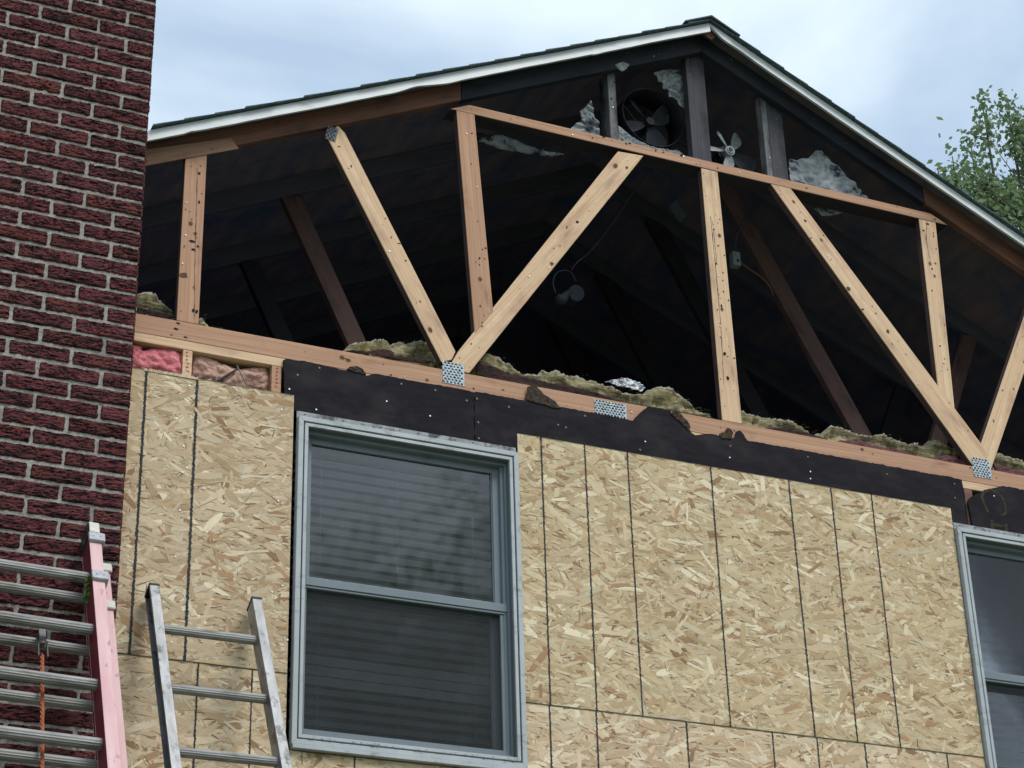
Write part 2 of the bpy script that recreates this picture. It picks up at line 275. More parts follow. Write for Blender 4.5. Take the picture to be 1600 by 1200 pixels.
# ------------------------------------------------------------------ lumber
LM = ['pine', 'knot', 'hole', 'bright', 'dent', 'knot_ring']
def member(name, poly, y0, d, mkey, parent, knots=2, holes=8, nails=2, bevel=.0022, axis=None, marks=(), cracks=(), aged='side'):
    """plank: polygon in (x,z) extruded from y0 to y0+d; local X runs along the plank so that the grain does too"""
    P = [Vector((x, z)) for x, z in poly]
    if axis is None:
        best = 0
        for i in range(len(P)):
            e = P[(i + 1) % len(P)] - P[i]
            if e.length > best: best = e.length; axis = e.normalized()
    if axis.x < 0 or (abs(axis.x) < 1e-4 and axis.y < 0): axis = -axis
    ang = math.atan2(axis.y, axis.x)
    c = sum(P, Vector((0, 0))) / len(P)
    ca, sa = math.cos(ang), math.sin(ang)
    loc = [((p - c).x * ca + (p - c).y * sa, -(p - c).x * sa + (p - c).y * ca) for p in P]
    mb = MB(); mb.prism(loc, 0, d)
    xs = [p[0] for p in loc]; zs = [p[1] for p in loc]
    x0, x1, z0, z1 = min(xs), max(xs), min(zs), max(zs); hw = (z1 - z0) / 2; cz = (z0 + z1) / 2
    rr = random.Random(zlib.crc32((name + str(round(c.x, 2))).encode()) % 9999)
    ee = min(hw * 2.2, (x1 - x0) * .3)
    def ok(x, z, r):
        n = len(loc)
        for i in range(n):
            a, b = loc[i], loc[(i + 1) % n]; ex, ez = b[0] - a[0], b[1] - a[1]; l = math.hypot(ex, ez)
            dd = ((x - a[0]) * ez - (z - a[1]) * ex) / l
            if i == 0: s0 = 0
            sgn = area
            if dd * sgn < r: return False
        return True
    area = 1 if sum(loc[i][0] * loc[(i + 1) % len(loc)][1] - loc[(i + 1) % len(loc)][0] * loc[i][1] for i in range(len(loc))) < 0 else -1
    def spot(r):
        for _ in range(30):
            x = rr.uniform(x0, x1); z = rr.uniform(z0, z1)
            if ok(x, z, r + .004): return x, z
        return None
    for k in range(int(knots * .7)):
        r = rr.uniform(.005, .012); s = spot(r * 1.5)
        if s:
            (mb.disc(s[0], s[1], -.0004, r * 1.6, r * 1.1, 12, 5, .12) if mkey in ('pine', 'pink_pine') else None); mb.disc(s[0], s[1], -.0009, r, r * .8, 12, 1, .1)
    for k in range(int(holes * .7)):
        r = rr.uniform(.0014, .0042); s = spot(r)
        if s: mb.disc(s[0], s[1], -.0013, r * rr.uniform(.8, 2.2), r, 7, 4 if rr.random() < .45 else 2, .3, rr.uniform(0, 3))
    for k in range(nails):
        s = spot(.006)
        if s: mb.stud(s[0], s[1], -.001, rr.uniform(.0016, .0030), .003, 3)
    for (px, py, rx, rz, mi) in marks:
        wx, wz = at(px, py, y0); q = Vector((wx, wz)) - c
        mb.disc(q.x * ca + q.y * sa, -q.x * sa + q.y * ca, -.0016, rx, rz, 9, mi, .25)
    for cr in cracks:                                     # drying cracks: thin dark slivers along the grain
        Q = []
        for (px, py) in cr:
            wx, wz = at(px, py, y0); q = Vector((wx, wz)) - c; Q.append(Vector((q.x * ca + q.y * sa, -q.x * sa + q.y * ca)))
        for a_, b_ in zip(Q, Q[1:]):
            m_ = max(1, int((b_ - a_).length / .02)); dv = (b_ - a_).normalized(); nv = Vector((-dv.y, dv.x)); prev = None
            for j in range(m_ + 1):
                p_ = a_.lerp(b_, j / m_) + nv * rr.uniform(-.0009, .0009); hw_ = rr.uniform(.0004, .0017)
                cur_ = (p_ - nv * hw_, p_ + nv * hw_)
                if prev: mb.add([(prev[0].x, -.0011, prev[0].y), (cur_[0].x, -.0011, cur_[0].y), (cur_[1].x, -.0011, cur_[1].y), (prev[1].x, -.0011, prev[1].y)], [(0, 1, 2, 3)], 4 if rr.random() < .6 else 2)
                prev = cur_
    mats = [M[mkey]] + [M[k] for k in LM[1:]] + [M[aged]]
    o = mb.build(name, mats, None, bevel=0)
    bm = bmesh.new(); bm.from_mesh(o.data)
    es = [e for e in bm.edges if len(e.link_faces) == 2 and e.calc_face_angle() > .6 and e.link_faces[0].material_index == 0]
    bmesh.ops.bevel(bm, geom=es, offset=bevel, segments=1, affect='EDGES')
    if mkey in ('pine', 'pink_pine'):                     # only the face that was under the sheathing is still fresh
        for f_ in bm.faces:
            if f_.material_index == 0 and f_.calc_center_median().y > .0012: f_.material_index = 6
    bm.normal_update(); bm.to_mesh(o.data); bm.free()
    o.rotation_euler = (0, -ang, 0); o.location = (c.x, y0, c.y)
    if parent is not None:
        o.parent = parent; o.matrix_parent_inverse = wmat(parent).inverted()
    return o
def rect(x0, x1, z0, z1): return [(x0, z0), (x1, z0), (x1, z1), (x0, z1)]
TD = .038
gt = member('gable_truss', rect(CHX + .004, HX1 - .1, 5.535, 5.618), 0, TD, 'pink_pine', house, 10, 34, 3,
            marks=[(278, 505, .008, .004, 2), (275, 514, .009, .005, 2), (268, 523, .006, .003, 4), (290, 527, .010, .003, 2), (611, 586, .006, .003, 2), (740, 607, .004, .004, 2), (786, 609, .007, .003, 4)])
gt['label'] = 'reddish bottom chord carrying the webs of the open gable truss'
def chord(name, xa, xb, key, y0=0, d=TD, parent=None, dz0=0, dz1=0, knots=3, holes=8, nails=2):
    return member(name, [(xa, under(xa) + dz0), (xb, under(xb) + dz0), (xb, top(xb) - .001 - dz1), (xa, top(xa) - .001 - dz1)], y0, d, key, parent, knots, holes, nails)
chord('top_chord', CHX + .004, 3.03, 'chord_pine', parent=gt)
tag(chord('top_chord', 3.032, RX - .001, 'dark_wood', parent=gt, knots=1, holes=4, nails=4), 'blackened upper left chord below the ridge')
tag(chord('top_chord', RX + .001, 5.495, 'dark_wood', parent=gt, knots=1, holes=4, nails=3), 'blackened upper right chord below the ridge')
chord('top_chord', 5.497, HX1 - .1, 'chord_pine', parent=gt)
# paler scarf board on the chord beside the chimney
pl = [at(226, 262, -.006), at(374, 232, -.006), at(361, 215, -.006), at(226, 235, -.006)]
pl[0] = (CHX + .003, pl[0][1]); pl[3] = (CHX + .003, pl[3][1])
tag(member('scarf_board', pl, -.006, .005, 'scarf', gt, 1, 6, 0), 'paler board end on the chord beside the chimney')
for s0, s1, y in ((3.075, 5.515, 0),):
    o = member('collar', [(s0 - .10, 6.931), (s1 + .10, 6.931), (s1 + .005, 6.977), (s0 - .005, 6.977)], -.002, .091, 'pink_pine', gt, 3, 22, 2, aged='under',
               marks=[(1065, 243, .010, .006, 2), (1068, 244, .004, .004, 3), (943, 214, .008, .005, 2), (984, 224, .007, .004, 2)])
# vertical studs and webs
def line_poly(e0, e1, f0, f1, y=0.0):
    return [at(*e0, y), at(*e1, y), at(*f1, y), at(*f0, y)]
member('stud', [(1.797, 5.6185), (1.886, 5.6185), (1.886, under(1.886) - .001), (1.797, under(1.797) - .001)], 0, TD, 'pink_pine', gt, 3, 16, 3,
       marks=[(300, 377, .007, .012, 2), (302, 390, .006, .008, 2), (309, 385, .005, .005, 2), (311, 271, .006, .006, 2), (302, 485, .008, .007, 2), (307, 487, .008, .006, 2), (287, 430, .013, .015, 1), (311, 316, .008, .004, 2)], cracks=[((308, 262), (307, 320), (305, 380), (304, 440), (303, 500))])
member('stud', [at(742, 523), at(771, 487), at(741, 172.5), at(713, 170)], 0, TD, 'pink_pine', gt, 3, 20, 2)
member('stud', [(4.243, 5.6185), (4.343, 5.6185), (4.328, 6.930), (4.240, 6.930)], 0, TD, 'pine', gt, 3, 40, 2, cracks=[((1110, 338), (1116, 395), (1121, 450), (1127, 520), (1131, 600)), ((1113, 345), (1120, 410))], marks=[(1127, 478, .008, .004, 2), (1132, 553, .009, .008, 2), (1137, 591, .010, .007, 2), (1119, 412, .005, .004, 2), (1122, 384, .004, .004, 2)])
member('stud', [at(1468, 624), at(1494, 657), at(1462, 343.5), at(1436, 341)], .0012, TD - .002, 'pine', gt, 3, 18, 1, cracks=[((1448, 345), (1447, 375), (1452, 400), (1455, 412))], marks=[(1453, 412, .012, .008, 4), (1456, 420, .005, .005, 2), (1449, 350, .005, .009, 2)])
w1 = member('web', [at(690, 566), at(706, 562), at(712, 549), at(539, 207), at(528, 196), at(509, 210)], 0, TD, 'pine', gt, 2, 18, 1, axis=Vector((.46, -.89)))
w2 = member('web', [at(706, 566), at(716, 549), at(966, 236), at(1006, 243), at(733, 583), at(722, 580)], 0.001, TD, 'pine', gt, 4, 16, 3, axis=Vector((.62, .78)),
            marks=[(902, 347, .008, .006, 2), (875, 384, .007, .005, 5), (862, 412, .010, .010, 1)])
w3 = member('web', [at(1522, 730), at(1532, 728), at(1546, 710), at(1234, 292), at(1204, 287)], 0, TD, 'pine', gt, 4, 22, 1, axis=Vector((.59, -.81)),
            marks=[(1258, 345, .008, .006, 1), (1326, 451, .011, .010, 1), (1387, 518, .010, .009, 1)])
member('web', [at(1530, 702), at(1534, 716), at(1548, 736), (6.185, 6.66), (6.095, 6.70)], 0.001, TD, 'pine', gt, 4, 14, 1, axis=Vector((.42, .90)))
member('stud', [(6.67, 5.6185), (6.76, 5.6185), (6.76, under(6.76) - .001), (6.67, under(6.67) - .001)], 0, TD, 'pink_pine', gt, 2, 10, 1)
# short studs between collar and ridge (old gable vent framing)
def vstud(x0, x1, y0, y1, key, lab=None):
    o = member('vent_stud', [(x0, 6.9785), (x1, 6.9785), (x1, under(x1) + .02), (x0, under(x0) + .02)], y0, y1 - y0, key, gt, 1, 6, 1)
    if lab: o['label'] = lab
    return o
vstud(3.795, 3.836, .040, .125, 'grey_wood')
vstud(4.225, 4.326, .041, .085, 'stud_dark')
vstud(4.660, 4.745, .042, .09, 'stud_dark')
vstud(4.628, 4.659, .040, .09, 'grey_wood')

def nail_plate(x0, x1, z0, z1, key='galv', parent=gt, y=-.0012, tilt=0):
    mb = MB(); cx, cz = (x0 + x1) / 2, (z0 + z1) / 2; hx, hz = (x1 - x0) / 2, (z1 - z0) / 2
    mb.box(-hx, hx, -.001, 0, -hz, hz, 0)
    nx = max(3, int((x1 - x0) / .0145)); nz = max(4, int((z1 - z0) / .0112))
    for j in range(nz):
        for i in range(nx):
            x = -hx + (i + .5 + (.25 if j % 2 else -.2)) * 2 * hx / nx; z = -hz + (j + .5) * 2 * hz / nz
            if abs(x) > hx - .0045: continue
            a = random.uniform(-.35, .1); l = .0052 * random.uniform(.8, 1.15); h = .0026 * random.uniform(.7, 1.2)
            ca, sa = math.cos(a), math.sin(a)
            q = [(-l, -h), (l, -h), (l, h), (-l, h)]
            mb.add([(x + u * ca - v * sa, -.0014, z + u * sa + v * ca) for u, v in q], [(0, 1, 2, 3)], 1)
            mb.add([(x - l, -.001, z + h), (x + l * .6, -.001, z + h), (x - l * .2, -.0045, z + h * 2.2)], [(0, 1, 2)], 0)
    return mb.build('nail_plate', [M[key], M['slot']], parent, loc=(cx, y, cz), rot=(0, tilt, 0))
nail_plate(2.924, 3.021, 5.556, 5.656); nail_plate(3.620, 3.771, 5.536, 5.606); nail_plate(5.556, 5.657, 5.567, 5.664)
xx, zz = at(518, 209)
nail_plate(xx - .024, xx + .024, zz - .036, zz + .036, 'galv_old', tilt=.18)

# common trusses further back in the attic
dark_data = {}
def back_truss(y, first=None):
    if first is None:
        bt = member('roof_truss', rect(HX0 + .1, HX1 - .1, 5.535, 5.618), y, TD, 'attic_wood', house, 0, 0, 0)
        for xa, xb in ((HX0 + .1, RX - .001), (RX + .001, HX1 - .1)): chord('top_chord', xa, xb, 'attic_chord', y, TD, bt, 0, .0, 0, 0, 0)
        for (xa, za, xb, zb) in ((2.44, under(2.44), 2.95, 5.618), (4.66, under(4.66), 5.60, 5.618), (6.13, under(6.13), 5.65, 5.618)):
            h = .0495 if abs(xa - xb) < .7 else .056
            member('web', [(xa - h, za), (xa + h, za), (xb + h, zb), (xb - h, zb)], y + .0005, TD - .001, 'attic_wood', bt, 1, 4, 0, axis=Vector((xb - xa, zb - za)).normalized())
        return bt
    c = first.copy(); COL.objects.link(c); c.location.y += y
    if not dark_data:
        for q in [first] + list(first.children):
            m_ = q.data.copy(); m_.materials[0] = M['attic_web'] if q.name.startswith('web') else M['attic_chord']; dark_data[q.name] = m_  # far copies recoloured to sink into the attic gloom
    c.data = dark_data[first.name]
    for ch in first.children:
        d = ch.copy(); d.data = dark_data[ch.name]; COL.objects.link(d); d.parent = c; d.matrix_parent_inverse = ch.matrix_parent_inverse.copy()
        # children store world placement through their parent inverse: shift follows the parent
    return c
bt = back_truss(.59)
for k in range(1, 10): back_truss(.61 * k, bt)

# ------------------------------------------------------------------ roof
OV = .085; YB = 7.2
dt = .015
roof = None
def slope_pt(x, off): return top(x) + off
mb = MB()
def deck(xa, xb, y0, y1):
    V = []
    for y in (y0, y1):
        for x, o in ((xa, 0), (xb, 0), (xb, dt), (xa, dt)): V.append((x, y, top(x) + o))
    mb.add(V, [(0, 1, 2, 3), (7, 6, 5, 4), (0, 4, 5, 1), (1, 5, 6, 2), (2, 6, 7, 3), (3, 7, 4, 0)])
CHB = .52
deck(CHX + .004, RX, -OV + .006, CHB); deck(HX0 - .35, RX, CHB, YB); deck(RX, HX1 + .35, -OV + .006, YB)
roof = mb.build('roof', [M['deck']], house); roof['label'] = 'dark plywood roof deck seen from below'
# shingles
mb = MB(); ex = .127
for side in (-1, 1):
    n = 33
    for k in range(n):
        d0 = k * ex + random.uniform(-.004, .004); d1 = (k + 1) * ex + .004
        xa, xb = RX + side * d0, RX + side * d1
        if side < 0 and xb < CHX + .004 + .0: ya = CHB
        else: ya = -OV - .022 + random.uniform(-.004, .004)
        if side > 0 and xb > HX1 + .4: break
        th0, th1 = .003, .0092
        if side < 0 and xb < CHX and xa > CHX: xb = CHX + .004
        yb = YB + .05
        # split in tabs along the slope so that the butt edge is not one straight line
        V = [(xa, ya, top(xa) + dt + .001), (xb, ya, top(xb) + dt + .001), (xb, ya, top(xb) + dt + th1), (xa, ya, top(xa) + dt + th0),
             (xa, yb, top(xa) + dt + .001), (xb, yb, top(xb) + dt + .001), (xb, yb, top(xb) + dt + th1), (xa, yb, top(xa) + dt + th0)]
        mb.add(V, [(0, 1, 2, 3), (7, 6, 5, 4), (0, 4, 5, 1), (1, 5, 6, 2), (2, 6, 7, 3), (3, 7, 4, 0)])
for k in range(20):                                        # ridge caps
    y0 = -OV - .028 + k * .3; y1 = y0 + .32; z = top(RX) + dt + .016 + (k % 2) * .001
    for side in (-1, 1):
        xa, xb = RX, RX + side * .15
        V = [(xa, y0, z), (xb, y0, z - PITCH * .15), (xb, y0, z - PITCH * .15 + .007), (xa, y0, z + .008), (xa, y1, z - .006), (xb, y1, z - PITCH * .15 - .006), (xb, y1, z - PITCH * .15 + .001), (xa, y1, z + .001)]
        mb.add(V, [(0, 1, 2, 3), (7, 6, 5, 4), (0, 4, 5, 1), (1, 5, 6, 2), (2, 6, 7, 3), (3, 7, 4, 0)])
mb.build('shingles', [M['shingle']], roof)
# rake trim: bent white metal, wavy lower lip
def rake(xa, xb, seed, h=.054, lip=.010, bumps=()):
    n = max(6, int(abs(xb - xa) / .03)); V = []; Fs = []
    for i in range(n + 1):
        x = xa + (xb - xa) * i / n; zt = top(x) + dt - .001
        wv = mn.noise(Vector((x * 3.1, seed, 0))) * .004 + mn.noise(Vector((x * 11, seed, 3))) * .0015
        for bx, ba, bw in bumps: wv += ba * math.exp(-((x - bx) / bw) ** 2)
        yo = mn.noise(Vector((x * 2.3, seed, 9))) * .002
        V += [(x, -OV + .004, zt), (x, -OV, zt - .003), (x, -OV + yo, zt - h * .5), (x, -OV - .004 + yo, zt - h + wv), (x, -OV + lip, zt - h + wv + .001), (x, -OV + .0055, zt - h * .5), (x, -OV + .0055, zt - .006)]
    for i in range(n):
        for j in range(7):
            a = i * 7 + j; b = i * 7 + (j + 1) % 7; Fs.append((a, b, b + 7, a + 7))
    Fs.append(tuple(range(7))); Fs.append(tuple(n * 7 + j for j in range(7))[::-1])
    return mesh_obj('rake_trim', V, Fs, M['vinyl'], roof, smooth=False)
xj = at(925, 80, -OV)[0]
rake(CHX + .004, xj + .008, 1, bumps=((at(300, 218, -.08)[0], .006, .02), (at(650, 130, -.08)[0], .010, .06), (at(700, 125, -.08)[0], -.005, .05)))
rake(xj, RX, 2, bumps=((xj + .02, -.004, .03),))
rake(RX + .0005, HX1 + .35, 3, h=.053, bumps=((RX, .03, .04), (RX + .15, .006, .06)))
# small boxed return under the apex
p = [at(1098, 52, -.06), at(1112, 62, -.06), at(1122, 54, -.06), at(1108, 46, -.06)]
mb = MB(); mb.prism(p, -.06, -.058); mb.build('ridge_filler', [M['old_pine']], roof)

# ------------------------------------------------------------------ walls of the house (framing, side walls, rooms behind)
mb = MB()
mb.box(CHX + .004, HX1 - .1, 0, .0889, 5.496, 5.5345)
wall = mb.build('wall_plate', [M['pine']], house, bevel=.002); wall['label'] = 'pale double plate under the truss chord'
def plain_stud(x0, x1, z0, z1, key='pink_pine', stamp=False):
    mb = MB(); mb.box(x0, x1, .0005, .0885, z0, z1)
    if stamp:
        for i in range(6):
            z = z1 - .012 - i * .016
            mb.disc((x0 + x1) / 2 + random.uniform(-.004, .004), z, -.0002, .006, .0028, 6, 1, .3, random.uniform(-.5, .5))
            mb.disc((x0 + x1) / 2 + random.uniform(-.006, .006), z + .004, -.0004, .0016, .004, 5, 1, .3)
    return mb.build('wall_stud', [M[key], M['redstamp']], wall, bevel=.0015)
plain_stud(1.830, 1.868, 3.0, 5.4955, 'pine', True); plain_stud(2.192, 2.232, 5.30, 5.4955, 'pink_pine', True)
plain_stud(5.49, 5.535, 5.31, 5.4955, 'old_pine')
for x in (3.40, 3.80, 4.20, 4.60, 5.00, 6.45, 6.85, 7.25, 7.65, 8.05): plain_stud(x, x + .038, 3.2, 5.4955, 'pine')
# attic floor, side and rear walls, room
mb = MB()
mb.box(HX0, HX1, .10, YB - .1, 5.50, 5.53)
mb.build('attic_floor', [M['attic_haze']], house)
mb = MB()
mb.box(HX0 - .012, HX0, .53, YB, 0, top(HX0) - .02); mb.box(HX1, HX1 + .012, 0, YB, 0, top(HX1) - .02)
V = [(HX0, 0), (HX1, 0), (HX1, top(HX1) - .03), (RX, top(RX) - .03), (HX0, top(HX0) - .03)]
mb.prism(V, YB - .1, YB - .05)
mb.prism([(HX0, .3), (.60, .3), (.60, top(.60) - .02), (HX0, top(HX0) - .02)], .503, .515)
mb.build('outer_wall', [M['siding']], house)
mb = MB(); mb.prism([(HX0 + .01, 5.54), (HX1 - .01, 5.54), (HX1 - .01, top(HX1) - .04), (RX, top(RX) - .04), (HX0 + .01, top(HX0) - .04)], YB - .12, YB - .105); mb.build('attic_rear_lining', [M['attic_haze']], house)  # inside of the rear gable, tinted blue to turn attic black into navy
mb = MB(); mb.box(HX0, HX1, 3.2, 3.25, 2.9, 5.49); mb.box(HX0, HX1, .10, YB - .11, 2.85, 2.9)
mb.box(1.62, 2.31, .092, .105, 2.9, 5.49); mb.box(3.235, 5.41, .092, .105, 2.9, 5.49); mb.box(6.36, HX1, .092, .105, 2.9, 5.49)
mb.box(2.31, 3.235, .092, .105, 5.29, 5.49); mb.box(5.41, 6.36, .092, .105, 5.29, 5.49); mb.box(2.31, 3.235, .092, .105, 2.9, 3.93); mb.box(5.41, 6.36, .092, .105, 2.9, 3.93)
mb.build('inner_wall', [M['plasterdark']], house)

# ------------------------------------------------------------------ strand board (OSB)
PAL = np.array([(.67, .52, .345), (.71, .57, .39), (.62, .465, .29), (.76, .635, .46), (.56, .405, .25), (.69, .545, .365), (.63, .49, .315), (.73, .595, .415)])
def clip(poly, x0, x1, z0, z1):
    for ax, lim, sg in ((0, x0, 1), (0, x1, -1), (1, z0, 1), (1, z1, -1)):
        outp = []
        for i in range(len(poly)):
            a, b = poly[i - 1], poly[i]; ia = (a[ax] - lim) * sg >= 0; ib = (b[ax] - lim) * sg >= 0
            if ia != ib:
                t = (lim - a[ax]) / (b[ax] - a[ax]); outp.append(tuple(a[k] + (b[k] - a[k]) * t for k in range(4)))
            if ib: outp.append(b)
        poly = outp
        if len(poly) < 3: return []
    return poly
def osb(x0, x1, z0, z1, label, vlines=(), seed=1, y0=-.0112, density=1.0, ragged_top=None, greens=True, nails=()):
    """strand board panel: a core board with thousands of overlapping wood strands on its face"""
    r = np.random.default_rng(seed); V = []; Fs = []; Mi = []; C = []; UV = []
    def add(poly, y, col, m, uv=None):
        n = len(V); k = len(poly)
        for i, p in enumerate(poly):
            V.append((p[0], y, p[1])); C.append((*col, 1)); UV.append((p[2], p[3]) if len(p) > 2 else (p[0] * 10, p[1] * 10))
        Fs.append(tuple(range(n, n + k))); Mi.append(m)
    tone = np.array((1, 1, 1)) * r.uniform(.93, 1.05) * np.array((1, r.uniform(.98, 1.01), r.uniform(.95, 1.04)))
    # core
    n = len(V)
    for (x, z) in ((x0, z0), (x1, z0), (x1, z1), (x0, z1)):
        V.append((x, y0 + .0018, z)); C.append((.4, .3, .2, 1)); UV.append((0, 0))
    for (x, z) in ((x0, z0), (x1, z0), (x1, z1), (x0, z1)):
        V.append((x, -.0006, z)); C.append((.4, .3, .2, 1)); UV.append((0, 0))
    for f in ((0, 1, 2, 3), (7, 6, 5, 4), (0, 4, 5, 1), (1, 5, 6, 2), (2, 6, 7, 3), (3, 7, 4, 0)): Fs.append(tuple(i + n for i in f)); Mi.append(1)
    area = (x1 - x0) * (z1 - z0); N_ = int(area * 5200 * density)
    for i in range(N_):
        t = i / N_
        big = r.random()
        l = r.uniform(.05, .17) * (1.1 - .40 * t); wd = r.uniform(.006, .030) * (1.15 - .35 * t)
        if big < .06 and t > .6: l = r.uniform(.09, .13); wd = r.uniform(.022, .034)
        if big > .62 and t > .3: l = r.uniform(.014, .060); wd = r.uniform(.0016, .005)
        a = r.normal(0, .42) if r.random() < .72 else r.uniform(-1.57, 1.57)
        cx = r.uniform(x0 - .03, x1 + .03); cz = r.uniform(z0 - .02, z1 + .02)
        ca, sa = math.cos(a), math.sin(a)
        col = PAL[r.integers(len(PAL))] * r.uniform(.82, 1.08) * tone
        q = r.random()
        if q < .065: col = np.array((.42, .265, .15)) * r.uniform(.7, 1.2)
        elif q < .12: col = np.array((.80, .70, .51)) * r.uniform(.94, 1.1)
        elif q < .14: col = np.array((.56, .44, .29)) * r.uniform(.9, 1.1)
        if l < .046 and wd < .0061 and r.random() < .42: col = np.array((.26, .17, .10)) * r.uniform(.6, 1.5)
        h = wd / 2; sk = r.uniform(-.35, .35) * wd * 2
        e0, e1 = r.uniform(-.3, .3) * wd, r.uniform(-.3, .3) * wd; u0, u1 = r.uniform(0, 9), r.uniform(0, 9)
        tp = r.uniform(.55, 1); bt_ = r.uniform(.55, 1)
        loc = [(-l / 2, -h * tp), (-l * .15, -h * r.uniform(.85, 1.1)), (l * .2, -h * r.uniform(.85, 1.1)), (l / 2 + e0, -h * bt_), (l / 2 + e1 + sk, 0), (l / 2 + sk * .4, h * bt_), (l * .1, h * r.uniform(.85, 1.1)), (-l * .25, h * r.uniform(.85, 1.1)), (-l / 2 + sk, h * tp), (-l / 2 - e1, 0)]
        poly = [(cx + u * ca - v * sa, cz + u * sa + v * ca, u0 + u * 10, u1 + v * 10) for u, v in loc]
        if min(p[0] for p in poly) < x0 or max(p[0] for p in poly) > x1 or min(p[1] for p in poly) < z0 or max(p[1] for p in poly) > z1:
            poly = clip(poly, x0, x1, z0, z1)
            if len(poly) < 3: continue
        # a slight tilt so that neighbouring strands catch the light differently
        y = y0 + .0012 - .0022 * t + r.uniform(-.0002, .0002)
        tx, tz = r.normal(0, .004), r.normal(0, .012)
        n = len(V)
        for p in poly:
            V.append((p[0], y + (p[0] - cx) * tx + (p[1] - cz) * tz, p[1])); C.append((*np.clip(col, .02, .95), 1)); UV.append((p[2], p[3]))
        Fs.append(tuple(range(n, n + len(poly)))); Mi.append(0)
        if wd > .008 and r.random() < .42:                  # edge shadow painted as a dark sliver along the strand
            s_ = -1 if r.random() < .75 else 1; g0, g1 = sorted(r.uniform(-.5, .5, 2)); tk = r.uniform(.0008, .0024); dk = np.array((.30, .20, .115)) * r.uniform(.5, 1.3); n = len(V)
            for u, v in ((l * g0, s_ * h * 1.0), (l * (g0 + g1) / 2, s_ * (h + tk)), (l * g1, s_ * h * 1.0), (l * (g0 + g1) / 2, s_ * (h - tk * .3))):
                V.append((min(x1, max(x0, cx + u * ca - v * sa)), y - .00012, min(z1, max(z0, cz + u * sa + v * ca)))); C.append((*dk, 1)); UV.append((0, 0))
            Fs.append((n, n + 1, n + 2, n + 3)); Mi.append(0)
    # marker lines
    def strip(pts, hw, m):
        n = len(V); k = len(pts)
        for i, (x, z) in enumerate(pts):
            d = Vector(pts[min(i + 1, k - 1)]) - Vector(pts[max(i - 1, 0)]); d.normalize(); nx, nz = -d.y, d.x
            for s in (-1, 1):
                hh = hw * r.uniform(.55, 1.35)
                V.append((x + nx * hh * s, y0 - .0017, z + nz * hh * s)); C.append((0, 0, 0, 1)); UV.append((x, z))
        for i in range(k - 1): Fs.append((n + 2 * i, n + 2 * i + 1, n + 2 * i + 3, n + 2 * i + 2)); Mi.append(m)
    for lx in vlines:
        if isinstance(lx, tuple): xa, xb, hw = lx
        else: xa = xb = lx; hw = .0036
        k = int((z1 - z0) / .004)
        strip([(xa + (xb - xa) * i / k + r.normal(0, .0006), z0 + (z1 - z0) * i / k) for i in range(k + 1)], hw, 2)
    if greens:
        for z in (z0 + .0014, z1 - .001):
            k = int((x1 - x0) / .02); strip([(x0 + (x1 - x0) * i / k, z) for i in range(k + 1)], .0010, 3)
    if ragged_top:                                          # splintered top edge
        for i in range(ragged_top[2]):
            x = r.uniform(ragged_top[0], ragged_top[1]); h = r.uniform(.002, .010); w_ = r.uniform(.002, .008); s = r.uniform(-.01, .01)
            col = PAL[r.integers(len(PAL))] * r.uniform(.8, 1.1)
            add([(x - w_, z1 - .006, 0, 0), (x + w_, z1 - .006, .1, 0), (x + s, z1 + h, .1, .1)], y0 - .0012 - r.uniform(0, .003), col, 0)
    n0 = len(V)
    for (nx, nz) in nails:
        rr = r.uniform(.0030, .0042); n = len(V)
        for i in range(8): V.append((nx + rr * math.cos(i * .785), y0 - .0030, nz + rr * math.sin(i * .785))); C.append((1, 1, 1, 1)); UV.append((0, 0))
        Fs.append(tuple(range(n, n + 8))); Mi.append(4)
    o = mesh_obj('strand_board', V, Fs, [M['osb'], M['osb_base'], M['ink'], M['edge_green'], M['bright']], house, Mi, cols=C, uvs=UV)
    o['label'] = label
    return o
def nl(*pp): return [at(x, y, -.012) for x, y in pp]
OX0 = CHX + .004; ZT, ZS, ZL = 5.372, 4.216, 3.0
osb(OX0, 2.283, ZS + .0015, ZT, 'upper strand board panel between chimney and window', [(1.689, 1.688, .0050), (1.893, 1.889, .0052)], 11,
    ragged_top=(OX0 + .07, OX0 + .28, 160), nails=nl((296, 603), (276, 654), (440, 640), (287, 697), (292, 731), (285, 738), (281, 797), (274, 870), (441, 915), (425, 925), (435, 783), (449, 1000), (268, 1003)))
osb(3.250, 5.392, ZS + .0015, ZT + .004, 'upper strand board panel between the two windows', [3.357, 3.558, (3.760, 3.758, .0034), 4.158, (4.555, 4.545, .0038), 4.760, 4.970], 12,
    nails=nl((1019, 782), (1024, 889), (1152, 880), (1157, 838), (1174, 967), (1165, 890), (1208, 1000), (905, 760)))
osb(OX0, 2.283, 2.97, ZS - .0015, 'lower strand board panel beside the aluminium ladder', [(1.941, 1.944, .0036), (2.148, 2.149, .003)], 13, density=.9)
osb(3.250, 5.392, 2.97, ZS - .0015, 'lower strand board panel between the windows', [3.352, 3.554, 3.955, 4.351, 4.562, 4.793, 5.2], 14, density=.9)
osb(2.2855, 3.2475, 2.97, 3.925, 'strand board panel under the near window', [2.55, 2.95], 15, density=.7, greens=False)
osb(5.3945, 6.352, 2.97, 3.925, 'strand board panel under the far window', [5.65, 6.05], 16, density=.5, greens=False)
osb(6.3545, HX1, ZS + .0015, ZT, 'upper strand board panel at the right house corner', [6.6, 7.0, 7.4, 7.8], 17, density=.5)
osb(6.3545, HX1, 2.97, ZS - .0015, 'lower strand board panel at the right house corner', [6.6, 7.0, 7.4, 7.8], 18, density=.4)
osb(OX0, HX1, .35, 2.967, 'strand board on the ground floor wall', [2 + .4064 * k for k in range(15)], 19, density=.22)
mb = MB(); mb.box(HX0 - .01, HX1 + .01, -.03, .1, -.2, .349); mb.build('foundation', [M['mortar']], house)

